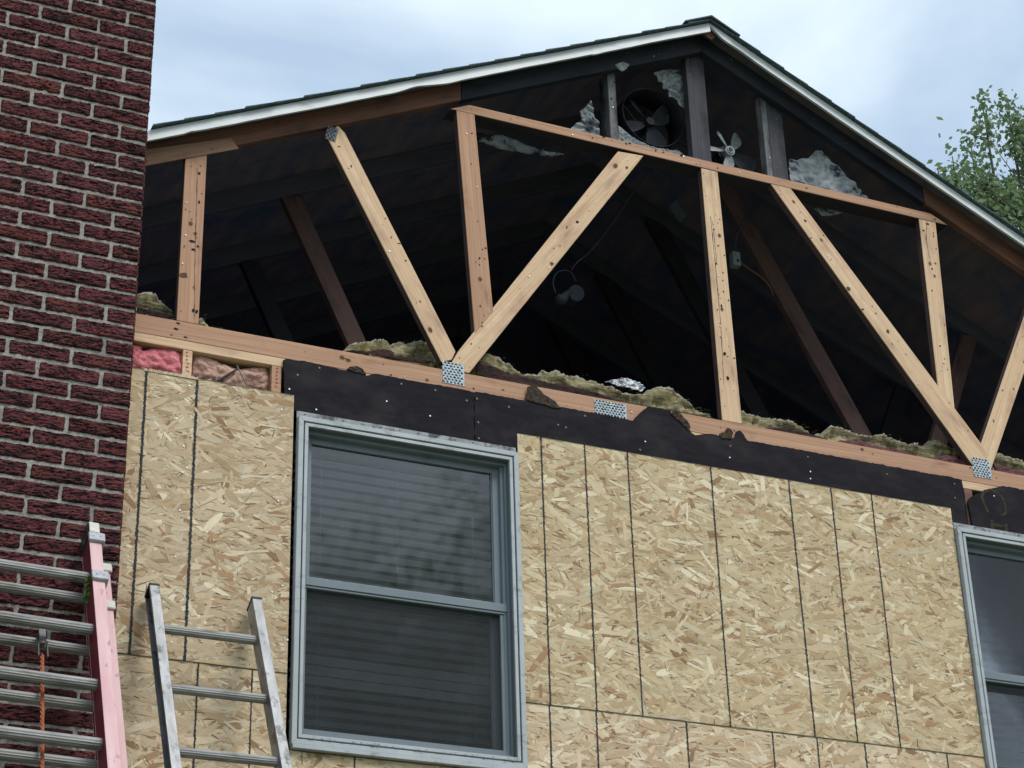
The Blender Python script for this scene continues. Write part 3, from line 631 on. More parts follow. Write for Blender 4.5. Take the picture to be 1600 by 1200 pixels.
# ------------------------------------------------------------------ black asphalt fiberboard
def densify(poly, step=.012, jit=.0012, skip=()):
    outp = []
    for i in range(len(poly)):
        a, b = Vector(poly[i]), Vector(poly[(i + 1) % len(poly)]); k = max(1, int((b - a).length / step))
        for j in range(k):
            p = a.lerp(b, j / k); outp.append((p.x + random.gauss(0, jit), p.y + random.gauss(0, jit)))
    return outp
def fiberboard(poly, label=None, y0=-.012, th=.0112, nails=(), rusty=(), extra=None, parent=house, name='fiberboard', key='fiber', jit=.0012):
    mb = MB(); mb.prism(densify(poly, jit=jit), y0, y0 + th, 0)
    for x, z in nails: mb.stud(x, z, y0, .0034, .002, 1)
    for x, z in rusty:
        mb.disc(x, z, y0 - .0004, .0065, .006, 9, 3, .2); mb.stud(x, z, y0, .0042, .0022, 2)
    if extra: extra(mb, y0)
    o = mb.build(name, [M[key], M['bright'], M['rust'], M['torn'], M['olive'], M['hole']], parent)
    if label: o['label'] = label
    return o
B = lambda *pp: [at(x, y, -.012) for x, y in pp]
zt = 5.5345
xs = at(741, 640, -.012)[0]
p1 = B((443, 562), (449, 560), (463, 563.5), (466, 564)) + [(2.312, zt)] + B((541, 579), (548, 572), (562, 574), (571, 583), (572, 587)) + [(2.62, zt), (2.8, zt - .002), (xs - .02, zt), (xs - .0015, zt - .008), (xs - .0015, 5.306), (2.286, 5.306), (2.286, 5.373), (2.243, 5.373)]
fiberboard(p1, 'black fiberboard over the left half of the near window', nails=B((494, 640), (604, 627), (672, 650), (452, 608)), rusty=B((499, 575), (465, 586), (627, 600), (729, 626), (680, 610), (739, 700)),
           extra=lambda mb, y: mb.box(xs * 0 + at(468, 600, -.012)[0], at(468, 600, -.012)[0] + .003, y - .0006, y - .0001, 5.306, zt - .01, 5))
xe = 5.478
p2 = [(xs + .0015, 5.306), (xs + .0015, zt - .006), (xs + .012, zt + .001), (3.2, zt), (3.42, zt)] + [(3.76, zt)] + B((988, 658), (1000, 645), (1012, 636), (1028, 637), (1046, 641), (1058, 652), (1072, 660), (1080, 676), (1086, 680)) + [(4.16, zt - .001), (4.6, zt + .001), (5.0, zt), (5.3, zt - .002)] + [(xe - .07, zt + .002), (xe, zt - .004), (xe - .004, 5.302), (5.394, 5.302), (5.394, ZT + .0055), (3.2475, ZT + .0055), (3.2475, 5.306)]
fiberboard(p2, 'long black fiberboard strip above the middle panel', nails=B((1140, 715), (1266, 737), (1266, 748), (1008, 690)), rusty=B((745, 623), (795, 636), (872, 664), (884, 668), (747, 660), (748, 685), (1141, 697), (1262, 714), (1386, 741), (1000, 703), (914, 650), (1491, 756), (1492, 778)))
def painted(mb, y):      # olive crayon marks, an arch like a C lying on its side and a bar like an H
    A = [at(x, yy, -.0125) for x, yy in ((1544, 800), (1538, 788), (1534, 776), (1537, 768), (1548, 765), (1559, 770), (1567, 779), (1571, 790), (1571, 802), (1564, 806))]
    for i in range(len(A) - 1):
        a, b = Vector(A[i]), Vector(A[i + 1]); d = (b - a).normalized(); n = Vector((-d.y, d.x)) * .0065
        mb.add([(q.x, y - .0007 - i * .00003, q.y) for q in (a - n, b - n * random.uniform(.7, 1.2), b + n, a + n)], [(0, 1, 2, 3)], 4)
    for q in (((1547, 812), (1552, 812), (1554, 828), (1548, 826)), ((1569, 818), (1574, 819), (1575, 834), (1570, 832)), ((1552, 817), (1569, 821), (1569, 825), (1553, 821))):
        mb.add([(at(a, b, -.0125)[0], y - .0012, at(a, b, -.0125)[1]) for a, b in q], [(0, 1, 2, 3)], 4)
p3 = B((1513, 785), (1517, 777), (1528, 770), (1545, 765)) + [(5.70, 5.538), (5.9, zt), (HX1, zt), (HX1, ZT + .002), (6.354, ZT + .002), (6.354, 5.302), at(1520, 822, -.012)]
p3[-1] = (p3[-1][0], 5.302)
fiberboard(p3, 'black fiberboard with faint olive crayon letters above the far window', nails=B((1553, 775), (1560, 829)), extra=painted)
# torn flaps hanging over the chord
def flap(pp, y=-.0165, lab=None):
    return fiberboard([at(a, b, y) for a, b in pp], lab, y, .006, parent=house, name='torn_flap', key='torn', jit=.0022)
flap(((825, 604), (832, 600), (839, 605), (846, 612), (858, 622), (868, 628), (877, 637), (870, 637), (850, 632), (835, 629), (822, 625)), lab='brown torn flap of fiberboard beside the collar plate')
flap(((1052, 640), (1063, 645), (1074, 657), (1079, 668), (1076, 672), (1064, 660), (1050, 648)))
flap(((1124, 678), (1132, 674), (1136, 668), (1144, 672), (1145, 686), (1128, 684)))
flap(((545, 577), (553, 572), (567, 575), (571, 584), (556, 581)))
fiberboard(B((1150, 675), (1156, 672), (1163, 679), (1164, 684), (1169, 691), (1149, 687)), 'small dark torn corner left on the chord', -.0125, .005, name='torn_flap')

# ------------------------------------------------------------------ windows
def window(x0, parent, label):
    W_, zb, zt_ = .943, 3.945, 5.277
    x1 = x0 + W_; yf = -.034
    mb = MB()
    # outer trim: stepped profile all round (two ridges with a dark groove)
    def ring(a0, a1, c0, c1, t, ya, yb, m=0):
        # frame between outer rect (a0..a1,c0..c1) and inset t; mitred
        o_ = [(a0, c0), (a1, c0), (a1, c1), (a0, c1)]; i_ = [(a0 + t, c0 + t), (a1 - t, c0 + t), (a1 - t, c1 - t), (a0 + t, c1 - t)]
        for k in range(4):
            q = [o_[k], o_[(k + 1) % 4], i_[(k + 1) % 4], i_[k]]; mb.prism(q, ya, yb, m)
    ring(x0, x1, zb, zt_, .020, yf, .0005); ring(x0 + .0205, x1 - .0205, zb + .0205, zt_ - .0205, .005, yf + .010, .0005, 1)
    ring(x0 + .026, x1 - .026, zb + .026, zt_ - .026, .014, yf + .002, .055)
    ring(x0 + .0405, x1 - .0405, zb + .0405, zt_ - .0405, .003, yf + .008, .056, 1)
    # sill ledge and small corner tabs
    mb.prism([(x0 + .004, zb - .016), (x1 - .004, zb - .016), (x1 - .002, zb - .001), (x0 + .002, zb - .001)], yf - .004, -.001)
    for k in range(120): mb.disc(random.uniform(x0 + .03, x1 - .03), zb + .0205 + random.uniform(-.004, .012) ** 1, yf - .0004 - k * 1e-6, random.uniform(.0012, .005), random.uniform(.0008, .002), 6, 1, .4)
    f = mb.build('window', [M['trim'], M['trim_dk']], parent, bevel=.0012); f['label'] = label
    # nail fin above
    mb = MB(); mb.box(x0 - .004, x1 - .002, -.0140, -.0125, zt_ - .004, zt_ + .0285)
    for k in range(12):
        xx = x0 + .03 + k * .08; mb.disc(xx, zt_ + .017 + random.uniform(-.002, .002), -.0144, .0036, .0028, 8, 1, .15)
    mb.build('nail_fin', [M['fin'], M['hole']], f)
    ix0, ix1, iz0, iz1 = x0 + .044, x1 - .044, zb + .044, zt_ - .044
    # jamb liner behind
    mb = MB()
    mb.box(ix0 - .003, ix0 + .010, .0, .085, iz0, iz1); mb.box(ix1 - .020, ix1 + .003, .012, .085, iz0, iz1); mb.box(ix1 - .007, ix1 + .003, -.002, .012, iz0, iz1)
    mb.box(ix0, ix1, .0, .085, iz1 - .012, iz1 + .003); mb.box(ix0, ix1, .0, .085, iz0 - .003, iz0 + .012)
    mb.build('jamb', [M['sash']], f, bevel=.001)
    mid = 4.598
    def sash(a0, a1, c0, c1, y, tl, tr, tt, tb, name):
        mb = MB(); d = .026
        mb.box(a0, a0 + tl, y, y + d, c0, c1); mb.box(a1 - tr, a1, y, y + d, c0, c1)
        mb.box(a0 + tl, a1 - tr, y + .001, y + d - .001, c1 - tt, c1 - .0005); mb.box(a0 + tl, a1 - tr, y + .001, y + d - .001, c0 + .0005, c0 + tb)
        # glazing bead
        for q in ((a0 + tl, a0 + tl + .004, c0 + tb, c1 - tt), (a1 - tr - .004, a1 - tr, c0 + tb, c1 - tt)): mb.box(q[0], q[1], y + .005, y + d - .004, q[2], q[3])
        o = mb.build(name, [M['sash']], f, bevel=.0012)
        mb = MB(); mb.box(a0 + tl, a1 - tr, y + .012, y + .0135, c0 + tb, c1 - tt); mb.build('glass_pane', [M['glass']], f)
        return o
    sash(ix0 + .008, ix1 - .016, mid + .003, iz1 - .010, .030, .022, .032, .028, .030, 'upper_sash')
    sash(ix0 + .008, ix1 - .016, iz0 + .012, mid + .008, .058, .020, .038, .030, .034, 'lower_sash')
    mb = MB(); mb.box(ix0 + .004, ix1 - .004, .006, .029, mid - .012, mid + .022); mb.box(ix0 + .004, ix1 - .004, .010, .029, mid - .022, mid - .0125)
    mb.build('meeting_rail', [M['sash']], f, bevel=.002)
    mb = MB(); mb.box(ix0 + .012, ix1 - .022, .024, .0246, iz0 + .012, mid - .022); mb.build('insect_screen', [M['screen']], f)
    mb = MB(); mb.box(ix0 + .010, ix1 - .020, .012, .026, iz0 + .012, iz0 + .032); mb.box(ix0 + .010, ix0 + .018, .016, .028, iz0 + .032, mid - .023); mb.box(ix1 - .034, ix1 - .020, .014, .028, iz0 + .032, mid - .023)
    mb.build('screen_frame', [M['sash']], f, bevel=.001)
    # venetian blind
    mb = MB(); z = iz1 - .02; k = 0
    mb.box(ix0 - .01, ix1 + .01, .115, .165, iz1 - .03, iz1 + .01)
    while z > iz0 - .03:
        a = -.17 + random.uniform(-.04, .04) - (.35 if 21 <= k <= 23 else 0); hw = .0215; dy, dz = hw * math.cos(a), hw * math.sin(a); sag = random.uniform(-.002, .002)
        n = 6; V = []
        for i in range(n + 1):
            x = ix0 + (ix1 - ix0) * i / n; s = sag * math.sin(i / n * math.pi) + random.uniform(-.0006, .0006)
            V += [(x, .14 - dy, z - dz + s), (x, .14, z + .003 + s), (x, .14 + dy, z + dz + s), (x, .14, z + .0008 + s)]
        Fs = []
        for i in range(n):
            for j in range(4): Fs.append((i * 4 + j, i * 4 + (j + 1) % 4, (i + 1) * 4 + (j + 1) % 4, (i + 1) * 4 + j))
        mb.add(V, Fs); z -= .0415; k += 1
    for q in (.12, .5, .88): mb.tube([(ix0 + (ix1 - ix0) * q, .112, iz0), (ix0 + (ix1 - ix0) * q, .112, iz1)], .0005, 4)
    mb.build('blind', [M['slat']], f)
    return f
window(2.299, house, 'near double hung window with shaded sashes and closed blind')
window(5.398, house, 'far double hung window cut by the right edge of the photo')

# ------------------------------------------------------------------ chimney
def chimney():
    X0, X1, YF, YBk = .52, CHX, -.12, .50; ZTOP = 8.6
    P2 = .1394; pitch = P2 / 2; bw = .2395; j = .0105
    mb = MB(); mb.box(X0 + .006, X1 - .006, YF + .0050, YBk, 0, ZTOP)
    # mortar face as a rough sheet
    nx, nz = 60, 420; V = []; Fs = []; za, zb_ = 3.0, 8.4
    for k in range(nz + 1):
        for i in range(nx + 1):
            x = X0 + .007 + (X1 - X0 - .014) * i / nx; z = za + (zb_ - za) * k / nz
            V.append((x, YF + .0046 + .0030 * mn.noise(Vector((x * 60, z * 60, 1))), z))
    for k in range(nz):
        for i in range(nx): a = k * (nx + 1) + i; Fs.append((a, a + 1, a + nx + 2, a + nx + 1))
    mb.add(V, Fs, 0)
    ch = mb.build('chimney', [M['mortar']], house); ch['label'] = 'dark red rugged brick chimney with pale mortar at the left'
    V = []; Fs = []; BC = []
    def brick(xa, xb, zc, hh, fine):
        nonlocal V, Fs
        nx = max(3, int((xb - xa) / (.0055 if fine else .03))); nz = 11 if fine else 3; s = random.uniform(0, 900)
        xa += random.uniform(-.002, .002); xb2 = xb + (random.uniform(-.002, .002) if xb < X1 - .02 else random.uniform(-.003, .002)); dzc = random.uniform(-.0015, .0015); out_ = random.uniform(-.002, .002)
        n = len(V); tone = random.uniform(.62, .95); tint = (tone * random.uniform(.96, 1.04), tone * random.uniform(.86, .98), tone * random.uniform(.92, 1.1), 1)
        for k in range(nz + 1):
            for i in range(nx + 1):
                BC.append(tint); u = i / nx; v = k / nz
                x = xa + (xb2 - xa) * u; z = zc + dzc + (v - .5) * hh
                eu = min(u, 1 - u) * (xb2 - xa); ev = min(v, 1 - v) * hh
                x += .0055 * mn.noise(Vector((s, z * 60, 2))) * (1 if u in (0, 1) else 0)
                if v in (0, 1): z += .0042 * mn.noise(Vector((x * 18, s + v * 50, 5))) + .0032 * mn.noise(Vector((x * 80, s + v * 50, 5)))
                if fine:
                    rg = 1 - abs(mn.noise(Vector((x * 14 + s, z * 105 + 6 * mn.noise(Vector((x * 30, z * 40, s))), s))))
                    h = .0085 * rg * rg + .0045 * mn.noise(Vector((x * 50 + s, z * 190, 0))) + .0015
                else: h = .004
                edge = min(1, ev / .006) * min(1, eu / .004 + (.0 if i not in (0, nx) else 0))
                y = YF + .006 - (.0015 + h + out_) * (edge if edge > 0 else 0) - .0015
                if k in (0, nz) or i in (0, nx): y = YF + .0065
                V.append((x, y, z))
        for k in range(nz):
            for i in range(nx): a = n + k * (nx + 1) + i; Fs.append((a, a + 1, a + nx + 2, a + nx + 1))
    row = int((ZTOP - 6.953) / pitch) ; zr = 6.953 + (row + 0) * pitch
    idx = row
    z = zr
    while z > .1:
        fine = 3.4 < z < 7.5
        header = (idx % 2 == 0)             # row whose TOP is at 6.953 - n*P2 ends in a half brick
        joint = 1.4935 if header else 1.377
        zc = z - pitch / 2
        edges = []
        x = joint
        # rightmost brick
        brick(joint + j / 2, X1, zc, pitch - j, fine)
        while x > X0 + .02:
            xl = max(X0, x - bw); brick(xl + j / 2, x - j / 2, zc, pitch - j, fine); x -= bw
        z -= pitch; idx -= 1
    # right face and left face: brick ends as long boxes, course by course
    mb2 = MB(); mb2.v = V; mb2.f = Fs; mb2.m = [0] * len(Fs)
    z = zr; idx = row
    while z > .1:
        for xs_, sg in ((X1, 1), (X0, -1)):
            ys = [YF + .006, YF + (.113 if idx % 2 else .23)]
            while ys[-1] < YBk: ys.append(ys[-1] + bw)
            for q in range(len(ys) - 1):
                a, b = ys[q] + (j / 2 if q else 0), min(ys[q + 1] - j / 2, YBk)
                if b - a < .02: continue
                x_in, x_out = xs_ - sg * .006, xs_ + sg * random.uniform(-.001, .002)
                mb2.box(min(x_in, x_out), max(x_in, x_out), a, b, z - pitch + j / 2, z - j / 2)
        z -= pitch; idx -= 1
    BC += [(.75, .75, .75, 1)] * (len(mb2.v) - len(BC))
    o = mesh_obj('brickwork', mb2.v, mb2.f, [M['brick']], ch, cols=BC)
    mb = MB(); mb.box(X0 - .05, X1 + .05, YF - .05, YBk + .05, ZTOP, ZTOP + .08); mb.box(X0 + .2, X1 - .2, 0, .38, ZTOP + .08, ZTOP + .25); mb.build('chimney_cap', [M['mortar']], ch, bevel=.01)
chimney()

# ------------------------------------------------------------------ insulation
def interp(pts, x):
    if x <= pts[0][0]: return pts[0][1]
    for a, b in zip(pts, pts[1:]):
        if x <= b[0]: return a[1] + (b[1] - a[1]) * (x - a[0]) / (b[0] - a[0])
    return pts[-1][1]
def batt(name, outline, y0, label, cat, depth=.40, seed=0, lowz=5.600, fuzz=1.0, group=None, keys=('fglass', 'fglass_top', 'kraft'), back=None, lift=.0):
    """fluffy batt lying across the ceiling joists; outline = picture points of its upper front edge"""
    pts = sorted(at(a, b, y0) for a, b in outline); x0, x1 = pts[0][0], pts[-1][0]
    nx = int((x1 - x0) / .006); prof = [0, .08, .16, .24, .32, .40, .48, .56, .64, .72, .80, .88, .95, 1.0]; V = []; Fs = []; Mi = []
    for i in range(nx + 1):
        x = x0 + (x1 - x0) * i / nx; zt_ = interp(pts, x); endf = min(1, (x - x0) / .03, (x1 - x) / .03); zl = lowz + lift
        zt_ += .005 * mn.noise(Vector((x * 28, seed, 0))) + .004 * mn.noise(Vector((x * 85, seed, 0)))
        h = max(.004, zt_ - zl)
        for k, t in enumerate(prof):
            z = zl + h * t
            bulge = .026 * mn.noise(Vector((x * 14, t * 1.6, seed))) + .016 * mn.noise(Vector((x * 38, t * 5, seed))) + .016 * math.sin(t * 9 + 5 * mn.noise(Vector((x * 6, 0, seed)))) + .007 * random.uniform(-1, 1)
            y = y0 + .012 + .030 * t * t - bulge * (1 - .3 * t)
            V.append((x, max(.040, y), z + .003 * random.uniform(-1, 1)))
        for q in (.12, .45, 1.0):
            V.append((x, y0 + .07 + depth * q, zl + (zt_ - zl) * (1 - .25 * q) + .008 * mn.noise(Vector((x * 20, q * 9, seed)))))
        V.append((x, y0 + .07 + depth, zl - .02)); V.append((x, y0 + .03, zl - .004))
    m = len(prof) + 5
    for i in range(nx):
        for k in range(m):
            a = i * m + k; b = i * m + (k + 1) % m; Fs.append((a, b, b + m, a + m))
            Mi.append(0 if 0 < k < len(prof) - 2 else (2 if k == 0 or k >= m - 2 else 1))
    Fs.append(tuple(range(m))[::-1]); Mi.append(0); Fs.append(tuple(nx * m + j for j in range(m))); Mi.append(0)
    # loose fibres along the torn upper edge
    for i in range(int((x1 - x0) * 380 * fuzz)):
        x = random.uniform(x0 + .01, x1 - .01); zt_ = interp(pts, x); t = random.random() ** .6; zl = lowz + lift
        z = zl + (zt_ - zl) * t; l = random.uniform(.005, .020); a = random.gauss(.55 if t > .85 else .12, .3) * random.choice((-1, 1)); wv = random.uniform(.0004, .0013)
        yy = max(.035, y0 + .004 + .02 * t - random.uniform(0, .012)); n = len(V)
        V += [(x, yy, z), (x + wv, yy, z + wv), (x + l * math.cos(a), yy - random.uniform(-.004, .008), z + l * abs(math.sin(a)))]
        Fs.append((n, n + 1, n + 2)); Mi.append(1 if t > .75 else 0)
    # dark kraft facing strip drooping under the batt
    o = mesh_obj(name, V, Fs, [M[k] for k in keys], None, Mi, smooth=True)
    tag(o, label, cat, group); return o
YI = .055; GI = 'torn fiberglass batts along the open truss'
batt('insulation_batt', [(214, 451), (225, 451), (238, 453), (246, 452), (252, 462), (262, 470), (272, 477), (277, 488), (286, 497)], .06, 'olive insulation scrap between chimney and first stud', 'insulation', .3, 1, group=GI)
batt('insulation_batt', [(312, 500), (316, 488), (322, 487), (326, 492), (330, 503), (340, 507), (352, 512), (362, 521)], .06, 'tiny tuft of insulation right of the first stud', 'insulation', .12, 2, group=GI)
batt('insulation_batt', [(528, 546), (540, 541), (552, 533), (566, 531), (575, 531), (585, 527), (598, 521), (610, 522), (616, 531), (628, 527), (640, 530), (652, 528), (660, 525), (672, 530), (690, 545), (700, 556)], YI, 'grey and yellow torn insulation left of the first web joint', 'insulation', .4, 3, group=GI)
batt('insulation_batt', [(742, 556), (752, 548), (760, 545), (772, 549), (784, 553), (800, 562), (812, 570), (822, 578), (840, 581), (849, 580), (851, 571), (862, 575), (876, 575), (890, 577), (905, 580), (925, 586), (937, 592), (950, 596), (965, 601), (985, 607), (1000, 612), (1010, 611), (1017, 604), (1030, 600), (1042, 601), (1056, 604), (1066, 611), (1078, 621), (1090, 631), (1104, 637), (1118, 640)], YI, 'long ragged insulation strip between web joint and middle stud', 'insulation', .45, 4, group=GI)
batt('insulation_batt', [(1155, 636), (1162, 636), (1168, 642), (1180, 641), (1200, 646), (1220, 648), (1240, 652), (1258, 659), (1272, 668), (1285, 672), (1296, 670), (1302, 661), (1320, 661), (1340, 668), (1352, 674), (1365, 678), (1385, 674), (1400, 677), (1418, 685), (1424, 690), (1440, 688), (1452, 690), (1458, 684), (1470, 682), (1484, 690), (1500, 700), (1520, 712)], YI, 'wavy insulation strip right of the middle stud', 'insulation', .45, 5, group=GI)
batt('insulation_batt', [(1552, 703), (1562, 702), (1572, 705), (1584, 710), (1600, 716), (1625, 722), (1660, 728), (1700, 738), (1760, 748), (1830, 758)], YI, 'yellow insulation strip at the right edge beyond the second web joint', 'insulation', .45, 6, group=GI)
# kraft / dark strips hanging between batt and chord
def scrap(name, pp, y, key, label, cat, parent=None, th=.004, bump=.004, cell=.005, group=None, solid=True, seed=0, bulge=0.0, freq=40):
    P = [at(a, b, y) for a, b in pp]; xs = [p[0] for p in P]; zs = [p[1] for p in P]
    x0, x1, z0, z1 = min(xs), max(xs), min(zs), max(zs); nx = int((x1 - x0) / cell) + 2; nz = int((z1 - z0) / cell) + 2
    def inside(x, z):
        c = False; j = len(P) - 1
        for i in range(len(P)):
            if (P[i][1] > z) != (P[j][1] > z) and x < (P[j][0] - P[i][0]) * (z - P[i][1]) / (P[j][1] - P[i][1]) + P[i][0]: c = not c
            j = i
        return c
    def dist(x, z):
        d = 9
        for i in range(len(P)):
            a, b = P[i - 1], P[i]; ex, ez = b[0] - a[0], b[1] - a[1]; t = max(0, min(1, ((x - a[0]) * ex + (z - a[1]) * ez) / (ex * ex + ez * ez + 1e-12)))
            d = min(d, math.hypot(x - a[0] - t * ex, z - a[1] - t * ez))
        return d
    idx = {}; V = []; Fs = []
    def vert(i, k):
        if (i, k) not in idx:
            x = x0 + i * cell; z = z0 + k * cell; d = dist(x, z)
            ins = inside(x, z)
            if not ins:                                  # pull border vertices onto the outline
                b = None; bd = 9
                for q in range(len(P)):
                    a, c = P[q - 1], P[q]; ex, ez = c[0] - a[0], c[1] - a[1]; t = max(0, min(1, ((x - a[0]) * ex + (z - a[1]) * ez) / (ex * ex + ez * ez + 1e-12)))
                    dd = math.hypot(x - a[0] - t * ex, z - a[1] - t * ez)
                    if dd < bd: bd = dd; b = (a[0] + t * ex, a[1] + t * ez)
                x, z = b; d = 0
            hgt = bulge * (1 - math.exp(-d / (.25 * bulge + .008))) if bulge else 0
            r = abs(mn.noise(Vector((x * freq, z * freq, seed)))) * 2 + .5 * mn.noise(Vector((x * freq * 2.7, z * freq * 2.7, seed)))
            idx[(i, k)] = len(V); V.append((x, y - hgt - bump * (r - .4) * (min(1, d / .008) if bulge else 1), z))
        return idx[(i, k)]
    for k in range(nz):
        for i in range(nx):
            if inside(x0 + (i + .5) * cell, z0 + (k + .5) * cell): Fs.append((vert(i, k), vert(i + 1, k), vert(i + 1, k + 1), vert(i, k + 1)))
    o = mesh_obj(name, V, Fs, M[key], parent, smooth=True)
    if solid: s = o.modifiers.new('solid', 'SOLIDIFY'); s.thickness = th; s.offset = 0
    if cat: tag(o, label, cat, group)
    elif label: o['label'] = label
    return o
GK = 'loose facing scraps under the batts'
scrap('facing_scrap', ((214, 480), (232, 484), (262, 491), (276, 497), (262, 498), (214, 490)), .045, 'kraft', 'dark facing scrap under the insulation beside the chimney', 'facing scrap', group=GK)
scrap('facing_scrap', ((538, 548), (552, 547), (575, 549), (600, 545), (616, 550), (614, 556), (640, 558), (655, 561), (680, 566), (660, 568), (610, 560), (560, 552)), .044, 'kraft', 'brown facing scrap left of the first web joint', 'facing scrap', group=GK)
scrap('facing_scrap', ((742, 566), (760, 570), (775, 574), (788, 580), (800, 584), (830, 592), (860, 598), (890, 603), (920, 610), (950, 620), (985, 630), (1020, 636), (1060, 643), (1100, 650), (1122, 655), (1120, 658), (1060, 648), (990, 637), (940, 627), (890, 617), (850, 608), (790, 597), (745, 586)), .044, 'kraft', 'long dark facing strip between web joint and middle stud', 'facing scrap', group=GK)
scrap('facing_scrap', ((1195, 668), (1225, 669), (1260, 676), (1292, 686), (1300, 691), (1260, 688), (1200, 673)), .044, 'kraft', 'short black facing strip right of the middle stud', 'facing scrap', group=GK)
scrap('insulation_scrap', ((1302, 692), (1315, 688), (1345, 691), (1375, 698), (1400, 702), (1420, 708), (1428, 716), (1450, 716), (1480, 711), (1500, 718), (1518, 728), (1500, 732), (1440, 722), (1380, 709), (1330, 699)), .043, 'pinkfoam', 'dusty pink insulation edge under the wavy strip', 'insulation', bump=.006, th=.01, group=GK)
scrap('insulation_scrap', ((1552, 724), (1575, 732), (1600, 738), (1640, 746), (1640, 753), (1600, 746), (1555, 738)), .043, 'pinkfoam', 'dusty pink insulation edge right of the second web joint', 'insulation', bump=.006, th=.01, group=GK)
scrap('foil_scrap', ((944, 596), (958, 593), (975, 590), (985, 592), (1000, 598), (1008, 606), (1003, 612), (985, 608), (960, 602)), .035, 'foil', 'crumpled silver foil scrap lying on the long insulation strip', 'foil', bump=.012, th=.003, cell=.004)
# pink batts in the stud bays
scrap('pink_batt', ((205, 540), (214, 540), (221, 541), (222, 548), (228, 548), (236, 545), (250, 544), (265, 546), (277, 549), (284, 554), (284, 592), (200, 584)), .030, 'pink', 'bright pink insulation batt beside the chimney', 'insulation', bump=.010, bulge=.022, th=.004, seed=3, freq=26)
scrap('pink_batt', ((301, 554), (310, 551), (320, 554), (330, 561), (345, 569), (362, 574), (372, 578), (385, 576), (400, 574), (415, 576), (421, 582), (422, 616), (300, 598)), .036, 'pinkgrey', 'faded pinkish brown insulation batt under the plate', 'insulation', bump=.011, bulge=.018, th=.004, seed=8, freq=28)
mb = MB(); a = at(370, 571, .004); b = at(391, 612, .004); mb.tube([(a[0], .004, a[1]), (b[0], .004, b[1])], .0032, 6); tag(mb.build('wire_brace', [M['rust']]), 'thin steel rod slanting over the faded batt', 'rod', 'insulation support rods')
mb = MB(); a = at(372, 576, .006); b = at(328, 602, .006); mb.tube([(a[0], .006, a[1]), (b[0], .006, b[1])], .0042, 6); tag(mb.build('wire_brace', [M['black']]), 'dark bent rod crossing behind the steel rod', 'rod', 'insulation support rods')

# ------------------------------------------------------------------ fans in the gable
def blade(mb, hub, ang, l, wd, y, tw=.35, m=0):
    """cupped fan blade in the plane x-z around hub, twisted in depth"""
    n = 9; V = []; ca, sa = math.cos(ang), math.sin(ang)
    for i in range(n + 1):
        t = i / n; r = .018 + (l - .018) * t; hw = wd * (.25 + .75 * math.sin(min(1, t * 1.25) * math.pi / 2)) * (1 if t < .8 else math.sqrt(max(0.02, 1 - ((t - .8) / .2) ** 2)))
        for s in (-1, -.33, .33, 1):
            u, v = r, s * hw + .15 * wd * t; dy = -s * hw * tw + .01 * (1 - s * s)
            V.append((hub[0] + u * ca - v * sa, y + dy, hub[1] + u * sa + v * ca))
    Fs = [(i * 4 + j, i * 4 + j + 1, i * 4 + j + 5, i * 4 + j + 4) for i in range(n) for j in range(3)]
    k = len(V); V2 = [(a, b + .0015, c) for a, b, c in V]; Fs2 = [tuple(q + k for q in f[::-1]) for f in Fs]
    mb.add(V + V2, Fs + Fs2, m)
yF = .20
h1 = at(1012, 194, yF)
big = thing('exhaust_fan', 'large dark four bladed exhaust fan in a round housing under the ridge', 'fan', (h1[0], yF, h1[1]), 'gable exhaust fans')
for k, a in enumerate((2.25, .62, 3.5, 5.0)):
    mb = MB(); blade(mb, h1, a, .145, .042 if k else .012, yF - .01, .5 if k else .2); mb.build('blade', [M['fandark']], big, smooth=True)
mb = MB(); mb.tube([(h1[0], yF - .03, h1[1]), (h1[0], yF + .09, h1[1])], .021, 14); mb.build('motor_hub', [M['fandark']], big)
mb = MB(); V = []; n = 48; c1 = at(1018, 186, yF - .03)
for i in range(n):
    a = 2 * math.pi * i / n
    for r, y in ((.164, yF - .045), (.162, yF - .048), (.159, yF - .045), (.150, yF + .08), (.158, yF + .08)): V.append((c1[0] + r * math.cos(a), y, c1[1] + r * math.sin(a)))
Fs = [(i * 5 + j, i * 5 + (j + 1) % 5, ((i + 1) % n) * 5 + (j + 1) % 5, ((i + 1) % n) * 5 + j) for i in range(n) for j in range(5)]
mb.add(V, Fs); mb.build('fan_housing', [M['black']], big, smooth=True)
for a in (.9, 2.5, 4.0, 5.6):
    mb = MB(); mb.box(-.004, .004, yF + .05, yF + .055, .02, .152); o = mb.build('bracket', [M['black']], None); o.rotation_euler = (0, a, 0); o.location = (h1[0], 0, h1[1]); o.parent = big; o.matrix_parent_inverse = wmat(big).inverted()
yG = .14; h2 = at(1140, 236, yG)
sm = thing('exhaust_fan', 'small pale five bladed fan right of the middle vent stud', 'fan', (h2[0], yG, h2[1]), 'gable exhaust fans')
for k, (a, l, wd, key) in enumerate(((2.08, .118, .015, 'fanpale'), (.98, .118, .032, 'fanmid'), (3.22, .14, .019, 'fanpale'), (4.55, .10, .024, 'fanpale'), (5.70, .15, .040, 'fandark'))):
    mb = MB(); blade(mb, h2, a, l, wd, yG, .45); o = mb.build('blade', [M[key]], sm, smooth=True)
mb = MB()
for r0, r1, y in ((.0, .030, yG - .002),): mb.tube([(h2[0], yG - .006, h2[1]), (h2[0], yG + .03, h2[1])], .026, 16)
mb.tube([(h2[0] + .015 * math.cos(a), yG - .009, h2[1] + .015 * math.sin(a)) for a in [i * math.pi / 8 for i in range(17)]], .0035, 6)
mb.build('hub', [M['fanpale']], sm, smooth=False)
mb = MB(); mb.tube([(h2[0], yG - .012, h2[1]), (h2[0], yG - .004, h2[1])], .0075, 10); mb.build('shaft', [M['black']], sm)
